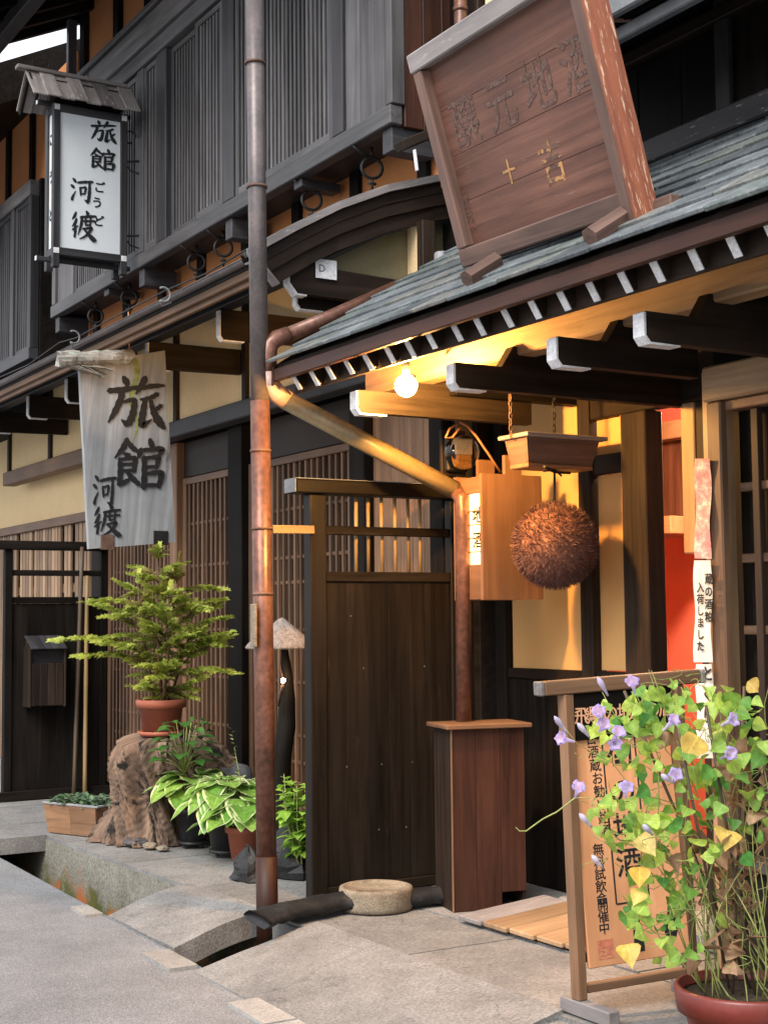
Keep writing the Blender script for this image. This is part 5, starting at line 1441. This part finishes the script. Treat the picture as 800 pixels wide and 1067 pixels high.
# ---------------- thin cable strung along the inn's eave, with its hook
bb = MB()
cp = [at('x', *p, 3.02) for p in ((-20, 402), (30, 380), (62, 357), (80, 352), (120, 330), (172, 303), (215, 285), (262, 257))]
bb.tube(cp, .0045, 6)
tag(bb.build('eave_cable', M['iron'], None, cp[3]), 'thin dark cable strung along the gutter of the old inn', 'cable')
for px, py, lb in ((82, 352, 'pale crescent hook on the eave cable above the hanging grey board'), (176, 308, 'pale crescent hook on the eave cable between lantern sign and downpipe')):
    c = at('x', px, py, 3.01); bb = MB()
    bb.tube([c+Vector((-.035+.04*math.cos(a), -.01, .04*math.sin(a))) for a in [math.radians(-120+k*24) for k in range(11)]], .006, 6)
    bb.tube([c+Vector((-.055, -.01, -.034)), c+Vector((-.03, .02, -.06)), c+Vector((.03, .03, -.03))], .005, 6)
    tag(bb.build('cable_hook', M['gutter_grey'], None, c), lb, 'hook', 'hooks on the eave cable')

# ================================================================== PLANTS AND POTS
HEART = [(0, .0), (.02, .28), (.10, .46), (.25, .53), (.45, .44), (.65, .28), (.85, .1), (1, 0)]
LANCE = [(0, .02), (.12, .16), (.3, .26), (.5, .28), (.7, .2), (.88, .08), (1, 0)]
OVATE = [(0, .03), (.1, .2), (.28, .36), (.48, .40), (.68, .3), (.86, .13), (1, 0)]
HOSTA = [(t_/12, .004 if t_ in (0, 12) else .40*math.sin(math.pi*(t_/12)**.68)**.75*(1-.15*t_/12)) for t_ in range(13)]
NEEDLE = [(0, .3), (.5, .5), (1, .0)]
def potprof(r0, r1, h, lip=.02, liph=.05):
    return [(.0005, 0), (r0, 0), (r0+(r1-r0)*(1-liph/h), h-liph), (r1+lip, h-liph), (r1+lip+.002, h-.004), (r1+lip-.004, h), (r1-.008, h), (r1-.016, h-.03)]
def rdir(rnd, up=.3):
    a = rnd.uniform(0, 2*math.pi)
    return Vector((math.cos(a), math.sin(a), up))
# ---------------- driftwood stump
SC = Vector((3.48, 8.50, 0))
def stumpf(bb):
    N, Q = 180, 80
    vs = []; gcs = []
    for j in range(Q+1):
        f_ = j/Q
        for i in range(N):
            a = 2*math.pi*i/N
            ca, sa = math.cos(a), math.sin(a)
            if f_ < .82:
                z = f_/.82*.60; r = .40-.17*(f_/.82)**1.8+.05*math.sin(f_*5+a)
            else:
                k = (f_-.82)/.18; z = .60+.05*math.sin(k*1.57); r = (.23+.05*math.sin(.82*5+a))*(1-k**1.4)
            q = Vector((ca*2.0, sa*2.0, z*1.6))
            tw = a+z*.9
            n1 = noise.noise(Vector((math.cos(tw)*1.3, math.sin(tw)*1.3, z*1.2+3)))
            n2 = noise.noise(Vector((math.cos(tw)*5, math.sin(tw)*5, z*2.2)))
            n3 = noise.noise(Vector((math.cos(tw)*15, math.sin(tw)*15, z*4)))
            rid = abs(noise.noise(Vector((math.cos(tw)*3, math.sin(tw)*3, z*1.5+9))))
            n4 = noise.noise(Vector((math.cos(tw)*34, math.sin(tw)*34, z*7)))
            r *= 1+.36*n1+.26*n2+.15*n3+.06*n4-.6*max(0, .22-rid)
            # hollow low on the side towards the street and the camera
            d = math.atan2(math.sin(a-math.radians(285)), math.cos(a-math.radians(285)))
            r *= 1-.55*math.exp(-(d/.42)**2)*math.exp(-((z-.10)/.13)**2)
            z2 = max(.0, z*(1+.14*noise.noise(Vector((ca*1.5+4, sa*1.5, 2))) if f_ > .4 else z)) if f_ > .4 else z
            vs.append(SC+Vector((r*ca*1.18+.05, r*sa*1.0-.02, z2)))
            gcs.append(Vector((math.cos(tw)*.4+n1*.2, math.sin(tw)*.4, z*1.2+n2*.2)))
    fs = []
    for j in range(Q):
        for i in range(N):
            i2 = (i+1) % N; fs.append([j*N+i, j*N+i2, (j+1)*N+i2, (j+1)*N+i])
    bb.add(vs, fs, gcs, .6, True)
bb = MB(); stumpf(bb)
tag(bb.build('driftwood_stump', M['stump'], None, SC), 'gnarled brown driftwood stump carrying the potted conifer', 'stump')
q = at('y', 214, 775, 8.2)
def boulder(name, label, c, sx, sy, sz, seed, mat, cat='stone', group=None):
    bb = MB(); N, Q = 32, 20; vs = []; fs = []
    for j in range(Q+1):
        th = math.pi*j/Q
        for i in range(N):
            a = 2*math.pi*i/N
            d = Vector((math.sin(th)*math.cos(a), math.sin(th)*math.sin(a), -math.cos(th)))
            r = 1+.28*noise.noise(d*1.4+Vector((seed, 0, 0)))+.1*noise.noise(d*4+Vector((0, seed, 0)))
            vs.append(Vector(c)+Vector((d.x*r*sx, d.y*r*sy, (d.z*r+.8)*sz)))
    for j in range(Q):
        for i in range(N):
            i2 = (i+1) % N; fs.append([j*N+i, j*N+i2, (j+1)*N+i2, (j+1)*N+i])
    for v in vs: v.z = max(v.z, c[2])
    bb.add(vs, fs, None, None, True)
    return tag(bb.build(name, mat, None, c), label, cat, group)
boulder('rock', 'dark grey rounded rock behind the stump under the lattice', (3.84, 8.3, 0), .18, .22, .27, 2, M['dark_stone'])
for k, (px, py, s_, lb) in enumerate(((143, 881, .075, 'flat blue grey pebble at the foot of the driftwood stump'), (157, 884, .045, 'pale small pebble beside the flat blue grey one'), (170, 886, .035, 'smallest pebble near the dark hosta pots'))):
    q = at('z', px, py, 0)
    boulder('pebble', lb, (q.x, q.y, 0), s_, s_*1.1, s_*.45, 5+k, M['dark_stone'] if k == 0 else M['stone'], 'pebble', 'pebbles at the foot of the stump')
# ---------------- potted conifer
c = at('y', 168, 765, 8.42); CZ = c.z
t = thing('potted_conifer', 'bushy yellow green conifer in a terracotta pot on the driftwood stump', 'potted plant', c)
part('pot', M['terracotta'], t, lambda bb: bb.lathe(potprof(.108, .142, .215, .012, .05), c, 32))
part('saucer', M['terracotta'], t, lambda bb: bb.lathe([(.0005, -.004), (.13, -.004), (.145, .022), (.138, .022), (.12, .002)], c, 32))
part('soil', M['soil'], t, lambda bb: bb.lathe([(.13, .185), (.06, .2), (.0005, .2)], c, 20))
rnd = random.Random(12)
tops = [(-.01, .0, .98), (.07, .03, .92), (-.07, .02, .80), (.0, -.07, .72), (.10, -.03, .60)]
trunks = MB(); fol = MB(); dryf = MB()
def frond(mb, p, d, L, rnd, depth=0):
    """flat feathery spray of short needles along a twig"""
    d = d.normalized(); side = d.cross(Vector((0, 0, 1)))
    if side.length < .1: side = Vector((1, 0, 0))
    side.normalize(); side = Matrix.Rotation(rnd.uniform(-1.1, 1.1), 3, d) @ side; nn = side.cross(d)
    n = max(6, int(L/.0065))
    tw = rnd.random()
    for i in range(n):
        f_ = i/n
        q = p+d*(L*f_)-Vector((0, 0, .25*L*f_*f_))
        for s_ in (-1, 1):
            nl = .03*(1-.45*f_)*rnd.uniform(.8, 1.2)
            dd = (d*.75+side*s_*.85+nn*rnd.uniform(-.3, .3)).normalized()
            w_ = dd.cross(nn).normalized()*nl*.16
            e = q+dd*nl
            tt = min(1, max(0, tw*.55+.35*f_+rnd.uniform(-.15, .25)))
            mb.add([q-w_, q+w_, q+dd*nl*.6+w_*1.1, e, q+dd*nl*.6-w_*1.1], [[0, 1, 2, 3, 4]], [(.5, 0, 0)]*5, tt)
def branch(p, d, L, rnd):
    pts = []
    for i in range(6):
        f_ = i/5; pts.append(p+d*(L*f_)+Vector((0, 0, .10*L*math.sin(f_*2.4)-.10*L*f_*f_)))
    trunks.tube(pts, [.0045*(1-.7*i/5) for i in range(6)], 5)
    n = max(4, int(L/.026))
    side0 = d.cross(Vector((0, 0, 1))).normalized()
    for i in range(n):
        f_ = .18+.82*i/n
        k = min(4, int(f_*5)); q = pts[k].lerp(pts[k+1], f_*5-k)
        for s_ in (-1, 1):
            dd = d*.8+side0*s_*rnd.uniform(.5, 1.0)+Vector((0, 0, rnd.uniform(-.12, .28)))
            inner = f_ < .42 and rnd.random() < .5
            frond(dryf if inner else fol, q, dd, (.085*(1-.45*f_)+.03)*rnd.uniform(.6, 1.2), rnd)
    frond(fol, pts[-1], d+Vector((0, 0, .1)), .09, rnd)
for dx, dy, hh in tops:
    b0_ = c+Vector((dx*.5, dy*.5, .19)); b1_ = c+Vector((dx*2, dy*2, .19+hh*.93))
    trunks.tube([b0_.lerp(b1_, i/6)+Vector((rnd.uniform(-.012, .012), rnd.uniform(-.012, .012), 0)) for i in range(7)], [.011*(1-.75*i/6) for i in range(7)], 7)
    frond(fol, b1_, Vector((.1, 0, 1)), .12, rnd)
    nb_ = int(hh*17)
    for i in range(nb_):
        f_ = min(1, .06+.94*(i+rnd.uniform(-1.2, 1.2))/nb_); f_ = max(.06, f_)
        q = b0_.lerp(b1_, f_)
        a = i*2.4+dx*30
        L = (.07+.43*math.sin(math.pi*min(1, f_*.86+.10))**1.3)*rnd.uniform(.35, 1.1)*(.9 if hh > 1 else .8)
        d = Vector((math.cos(a), math.sin(a)*.8, rnd.uniform(-.05, .75))).normalized()
        branch(q, d, L, rnd)
# the long layered branch reaching left
for z_, L in ((.60, .60), (.52, .46), (.86, .42), (.66, .30)):
    branch(c+Vector((-.02, 0, z_-.1)), (RI*-.96+Vector((0, 0, .16))-FW*.1).normalized(), L, rnd)
for z_, L in ((.45, .42), (.62, .36)):
    branch(c+Vector((.02, 0, z_-.1)), (RI*.96+Vector((0, 0, .10))-FW*.15).normalized(), L, rnd)
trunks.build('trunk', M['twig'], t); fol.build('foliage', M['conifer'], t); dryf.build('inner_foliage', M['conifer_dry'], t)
# ---------------- hostas
def hosta(t, c, rnd, n, R_, h):
    lv = MB(); st = MB()
    for i in range(n):
        a = i*2.399+rnd.uniform(-.3, .3)
        f_ = (i+.5)/n
        el = 1.25-1.15*f_
        d = Vector((math.cos(a)*math.cos(el), math.sin(a)*math.cos(el), math.sin(el)))
        L = rnd.uniform(.15, .21)
        pl = R_*(.35+.65*f_)*rnd.uniform(.6, 1)
        p0_ = c+Vector((math.cos(a)*.02, math.sin(a)*.02, 0))
        p1_ = p0_+d*pl+Vector((0, 0, h*(.75-.45*f_)))
        st.tube([p0_, p0_.lerp(p1_, .5)+Vector((0, 0, .03)), p1_], .0035, 5)
        dd = Vector((math.cos(a), math.sin(a), rnd.uniform(-.15, .45)-.3*f_))
        lv.leaf(p1_, dd, Vector((0, 0, 1)), L, L*1.25, HOSTA, rnd.uniform(.1, .3), rnd.uniform(.25, .65), rnd.random())
    lv.build('leaves', M['hosta'], t); st.build('stalks', M['stem'], t)
rnd = random.Random(5)
for k, (px, py, r1, h, mat, lb, n) in enumerate((
        (197, 884, .10, .20, 'black_pot', 'cream edged hosta in a black pot nearest the driftwood stump', 26),
        (232, 893, .115, .21, 'black_pot', 'cream edged hosta in the larger black pot between the other hostas', 30),
        (251, 897, .10, .175, 'terracotta', 'cream edged hosta in a terracotta pot beside the downpipe', 24))):
    q = at('z', px, py, 0); q = Vector((q.x+.05, q.y+.06, 0))
    t = thing('potted_hosta', lb, 'potted plant', q, 'potted hostas on the pavement')
    zb_ = .035 if k < 2 else .01
    part('pot', M[mat], t, lambda bb: bb.lathe(potprof(r1*.74, r1, h, .008, .035), q+Vector((0, 0, zb_)), 28))
    part('soil', M['soil'], t, lambda bb: bb.lathe([(r1-.012, h-.025), (.0005, h-.015)], q+Vector((0, 0, zb_)), 20))
    if k < 2:
        def tray(bb):
            bb.lathe([(.0005, .018), (r1*.85, .018), (r1*.85, .034), (.0005, .034)], q, 20)
            for a in range(4): bb.box(q+Vector((r1*.65*math.cos(a*1.57+.4), r1*.65*math.sin(a*1.57+.4), .009)), (.025, .02, .018))
        part('wheeled_tray', M['black_pot'], t, tray)
    else:
        part('pot_foot', M['terracotta'], t, lambda bb: bb.lathe([(.0005, 0), (r1*.7, 0), (r1*.7, .011), (.0005, .011)], q, 20))
    hosta(t, q+Vector((0, 0, zb_+h-.03)), rnd, n+12, .17, .22 if k < 2 else .18)
    if k == 2:
        sp_ = q+Vector((.0, 0, h))
        part('flower_stalk', M['stem'], t, lambda bb: (bb.tube([sp_, sp_+Vector((-.02, .0, .25)), sp_+Vector((-.06, 0, .45))], [.004, .003, .002], 5), [bb.leaf(sp_+Vector((-.03-.03*j/8, 0, .28+.17*j/8)), rdir(rnd, .6), (0, 0, 1), .03, .03, LANCE) for j in range(14)]))
# ---------------- small glossy plant on the stump
q = at('y', 192, 806, 8.02)
t = thing('glossy_plant', 'small dark glossy leaved plant growing from the front of the stump', 'plant', q)
lv = MB(); st = MB(); rnd = random.Random(8)
for i in range(30):
    a = i*2.4; f_ = i/30
    b0_ = q; e = q+Vector((.13*math.cos(a)*(1-f_*.5), .10*math.sin(a)*(1-f_*.5), .06+.26*f_))
    st.tube([b0_, q.lerp(e, .5)+Vector((0, 0, .02)), e], .0025, 4)
    lv.leaf(e, Vector((math.cos(a), math.sin(a), .25)), (0, 0, 1), .12, .17, LANCE, .2, .4, rnd.random())
st.build('stems', M['stem'], t); lv.build('leaves', M['dark_leaf'], t)
# ---------------- planter box with tiny leaves
pa, pb, pc_ = at('z', 70, 868, 0), at('z', 103, 875, 0), at('z', 66, 858, 0)
t = thing('planter_box', 'small wooden planter box with tiny grey green plants left of the stump', 'planter', (3.13, 8.95, 0))
bm = Matrix.Translation((3.13, 8.98, 0)) @ Matrix.Rotation(R(24), 4, 'Z')
def pbx(name, mat, fn):
    bb = MB(); bb.M = bm; fn(bb); return bb.build(name, mat, t)
def pbox(bb):
    for s_ in (-1, 1):
        for k in range(2):
            bb.prism([(.09*s_, -.22+k*.222, .0), (.115*s_, -.235+k*.236, .18), (.115*s_, .0+k*.235, .18), (.09*s_, .0+k*.22, 0)], (-.012*s_, 0, 0), None, gax=(0, 1, 0))
        bb.prism([(-.077, -.22*s_*-1, 0), (.077, -.22*s_*-1, 0), (.102, .235*s_, .18), (-.102, .235*s_, .18)], (0, -.012*s_, 0), None, gax=(1, 0, 0))
pbx('box', M['mid_brown'], pbox)
pbx('rim', M['grey_plastic'], lambda bb: [bb.wb(.1*s_-.014, .1*s_+.02 if s_ > 0 else .1*s_+.014, -.25, .25, .181, .195) for s_ in (-1, 1)]+[bb.wb(-.086, .086, .222*s_-.015, .222*s_+.015, .181, .194) for s_ in (-1, 1)])
pbx('soil', M['soil'], lambda bb: bb.wb(-.1, .1, -.22, .22, .15, .16))
rnd = random.Random(3)
pbx('leaves', M['tiny_leaf'], lambda bb: [bb.leaf((rnd.uniform(-.1, .1), rnd.uniform(-.22, .22), .165+rnd.random()*.06), rdir(rnd, rnd.uniform(.1, 1.2)), (0, 0, 1), rnd.uniform(.03, .055), .035, OVATE, .2, .3, rnd.random()) for _ in range(380)])
# ---------------- garden lamp on a dark post, bush
gl_ = at('y', 294, 672, 7.1); gz = gl_.z
t = thing('garden_lamp', 'small garden lamp with a thatched conical hat and glowing bulb on dark wood', 'garden lamp', (gl_.x, 7.1, 0))
def hat(bb):
    c = Vector((gl_.x, 7.1, gz)); N = 40
    bb.lathe([(.0005, .15), (.02, .142), (.06, .108), (.12, .06), (.18, .014), (.2, -.012), (.195, -.02), (.16, .0), (.05, .07), (.0005, .08)], c, N, .6, True, .08)
part('hat', M['thatch'], t, hat)
pts = [Vector((gl_.x+.03+.025*math.sin(i*1.3), 7.13+.02*math.cos(i*2.1), gz*(i/8)+.0)) for i in range(8)]+[Vector((gl_.x, 7.1, gz+.08))]
part('driftwood_post', M['black_wood'], t, lambda bb: bb.tube(pts, [.09, .075, .06, .055, .05, .05, .045, .03, .012], 10))
bq = at('y', 295, 709, 7.0)
part('bulb', M['small_bulb'], t, lambda bb: bb.lathe([(max(.0004, .012*math.sin(math.pi*k/8)), -.012*math.cos(math.pi*k/8)) for k in range(9)], bq, 12))
part('bulb_holder', M['rust'], t, lambda bb: (bb.tube([bq+Vector((0, 0, -.012)), bq+Vector((.0, .03, -.07)), bq+Vector((.02, .1, -.14))], .008, 6), bb.tube([bq+Vector((0, 0, .012)), bq+Vector((.01, .05, .06)), Vector((gl_.x, 7.1, gz+.06))], .004, 6)))
q = at('y', 309, 905, 6.75); q.z = 0; q.x += .06
t = thing('leafy_bush', 'light green leafy bush squeezed between the downpipe and dark screen', 'bush', q)
lv = MB(); st = MB(); rnd = random.Random(14)
for i in range(17):
    a = i*2.4; r = .05+.09*rnd.random()
    tip = q+Vector((r*math.cos(a)*1.1, r*math.sin(a), .28+.45*rnd.random()))
    b0_ = q+Vector((.03*math.cos(a), .03*math.sin(a), .0))
    mid = b0_.lerp(tip, .5)+Vector((.03*math.cos(a), .03*math.sin(a), .05))
    st.tube([b0_, mid, tip], [.005, .004, .002], 5)
    for k in range(17):
        f_ = .25+.75*k/17
        p_ = b0_.lerp(mid, f_*2) if f_ < .5 else mid.lerp(tip, f_*2-1)
        lv.leaf(p_, rdir(rnd, rnd.uniform(-.2, .5)), (0, 0, 1), rnd.uniform(.05, .085), .075, OVATE, .2, .4, min(1, f_*.7+rnd.random()*.4))
st.build('stems', M['stem'], t); lv.build('leaves', M['bush'], t)
# ---------------- morning glory pot
PC = Vector((3.15, 3.20, 0))
t = thing('morning_glory_pot', 'large red pot of trailing morning glory with lilac flowers at right front', 'potted plant', PC)
part('pot', M['pot_red'], t, lambda bb: bb.lathe([(.0005, 0), (.13, 0), (.172, .165), (.176, .175), (.196, .18), (.205, .245), (.2, .253), (.188, .253), (.182, .225)], PC, 44))
part('soil', M['soil'], t, lambda bb: bb.lathe([(.184, .22), (.1, .232), (.0005, .235)], PC, 28))
rnd = random.Random(31)
def vp(px, py, dz=0.0):          # a place in the vine, at the pot's depth plus dz metres along the view
    dd = (PC-CAM).dot(FW)+dz
    return CAM+ray(px, py)*dd
stakes = ((650, 720, .12), (706, 760, -.10), (775, 715, .08), (735, 735, -.05))
part('stake', M['dark_bamboo'], t, lambda bb: [bb.tube([PC+Vector((.05*math.cos(i*1.6), .05*math.sin(i*1.6), .2)), vp(*s_)], .005, 6) for i, s_ in enumerate(stakes)])
vi = MB()
ends = [(600, 765), (640, 735), (625, 860), (655, 709), (690, 715), (720, 722), (765, 735), (785, 700), (792, 745), (760, 790), (700, 800), (650, 820), (612, 822), (640, 900), (680, 880), (730, 860), (780, 840), (745, 780), (660, 950), (790, 900), (770, 930), (715, 905), (690, 940), (750, 960)]
for i, (ex, ey) in enumerate(ends+ends[::2]):
    a = i*2.4
    p_ = PC+Vector((.12*math.cos(a), .12*math.sin(a), .232))
    e = vp(ex+rnd.uniform(-18, 18), ey+rnd.uniform(-18, 18), rnd.uniform(-.16, .18))
    pts = []
    n = 12
    for k in range(n+1):
        f_ = k/n
        q = p_.lerp(e, f_)
        q += Vector((.06*noise.noise(Vector((i*3.1, f_*3.5, 0))), .06*noise.noise(Vector((i*1.7, f_*3.5, 5))), .05*noise.noise(Vector((i*2.3, f_*4, 9)))+.06*math.sin(f_*3.14)))*math.sin(f_*3.14)*2.4
        pts.append(q)
    vi.tube(pts, [.0024-.0014*k/n for k in range(n+1)], 5, tint=rnd.random())
# curly tendrils
for i in range(60):
    ex, ey = rnd.choice(ends); p_ = vp(ex+rnd.uniform(8, 40), ey+rnd.uniform(-10, 50), rnd.uniform(-.15, .15))
    d = rdir(rnd, rnd.uniform(-.5, .5)); pts = [p_+d*(.010*k)+Vector((.02*math.sin(k*.9+i), .02*math.cos(k*.8), .015*math.sin(k*.6+i))) for k in range(10)]
    vi.tube(pts, .0012, 4, tint=rnd.random())
vi.tube([vp(*p, -.05) for p in ((606, 822), (598, 832), (580, 846), (566, 853), (556, 860), (548, 866), (541, 866), (537, 862))], [.0022]*6+[.0016, .001], 5)
vi.build('vines', M['stem'], t)
lv = MB(); yl = MB(); dl = MB()
def mgl(mb, px, py, L, tint, dz, face=.8):
    p_ = vp(px, py, dz)
    dn = (Vector((rnd.uniform(-.9, .9), rnd.uniform(-.9, .9), -1+rnd.uniform(0, 1.3)))).normalized()
    nn = (-FW*face+Vector((rnd.uniform(-.6, .6), rnd.uniform(-.6, .6), rnd.uniform(.2, 1.0)))).normalized()
    if mb is dl: nn = Vector((rnd.uniform(-1, 1), rnd.uniform(-1, 1), rnd.uniform(-1, 1)))
    mb.leaf(p_-dn*L*.4, dn, nn, L, L*1.0, HEART, rnd.uniform(.05, .7) if mb is not dl else rnd.uniform(.7, 2.4), rnd.uniform(.0, .35) if mb is not dl else rnd.uniform(-.5, .8), tint)
regions = [  # cx, cy, rx, ry, count
    (655, 765, 45, 40, 10), (715, 738, 60, 30, 20), (772, 762, 32, 45, 15), (690, 815, 60, 45, 17), (755, 825, 40, 40, 9), (645, 850, 35, 35, 9),
    (700, 880, 55, 32, 13), (680, 945, 45, 30, 14), (740, 930, 40, 40, 3), (790, 850, 20, 60, 4), (690, 990, 40, 12, 3)]
for cx, cy, rx, ry, n in regions:
    for _ in range(int(n*2.7)):
        a = rnd.uniform(0, 6.28); r = math.sqrt(rnd.random())
        mgl(lv, cx+rx*r*math.cos(a), cy+ry*r*math.sin(a), rnd.uniform(.028, .062), rnd.random(), rnd.uniform(-.17, .14))
for px, py, L in ((721, 777, .085), (672, 880, .075), (666, 912, .06), (757, 873, .08), (664, 935, .05), (783, 715, .05), (655, 993, .07), (702, 845, .05)):
    mgl(yl, px, py, L, rnd.random(), -.12, 1.6)
for _ in range(65):
    px = rnd.gauss(774, 17); py = rnd.uniform(785, 985)
    mgl(dl, px, py, rnd.uniform(.025, .06), rnd.random(), rnd.uniform(-.12, .15))
for px, py in ((755, 873), (700, 900), (735, 985), (722, 1000), (765, 1005), (690, 770)):
    mgl(dl, px, py, .06, rnd.random(), -.1)
lv.build('leaves', M['mg_leaf'], t); yl.build('yellow_leaves', M['yellow_leaf'], t); dl.build('dry_leaves', M['dry'], t)
FL = ((583, 769, -1, 0), (623, 740, -.2, .2), (629, 754, .1, .1), (645, 761, .2, .4), (641, 775, 0, -.3), (658, 709, -.3, .5), (703, 749, .6, .5), (765, 749, .5, .1), (762, 785, .3, 0), (704, 806, 0, .2), (603, 819, .1, .4), (652, 819, -.1, .4))
for px, py, ox, oy in FL:
    o = vp(px, py, -.2)
    ax_ = (RI*ox+UP*(oy+.35)-FW*.75).normalized()
    u = ax_.orthogonal().normalized(); v = ax_.cross(u)
    fb = MB(); vs = []; fs = []; n = 20
    pr = [(-.058, .003), (-.035, .005), (-.018, .008), (-.004, .013), (.0, .016), (-.003, .020)]
    for j, (z_, r_) in enumerate(pr):
        for k in range(n):
            a = 2*math.pi*k/n
            rr = r_*(1+(.13*math.sin(a*5)+.1*rnd.uniform(-1, 1))*(j/5)**2)
            vs.append(o+ax_*(z_+(.006*rnd.uniform(-1, 1) if j > 3 else 0))+u*rr*math.cos(a)+v*rr*math.sin(a))
    for j in range(len(pr)-1):
        for k in range(n):
            k2 = (k+1) % n; fs.append([j*n+k, j*n+k2, (j+1)*n+k2, (j+1)*n+k])
    tn = [(.95, .9, .8, .45, .25, .1)[j] for j in range(6) for _ in range(n)]
    fb.add(vs, fs, [(.5, 0, 0)]*len(vs), tn, True)
    fb.build('flower', M['flower'], t)
for px, py, dx, dy in ((627, 714, 10, 18), (583, 754, 12, 16), (607, 760, 12, 14), (609, 854, 12, 13), (621, 897, 10, 12), (674, 864, 9, 10), (694, 811, 12, 8)):
    A_ = vp(px-dx*.5, py-dy*.5, -.2); B_ = vp(px+dx*.6, py+dy*.6, -.17)
    fb = MB(); fb.tube([A_.lerp(B_, f_) for f_ in (0, .15, .3, .5, .8, 1)], [.0008, .006, .009, .0075, .004, .003], 8, tint=rnd.random())
    fb.build('flower_bud', M['bud'], t)
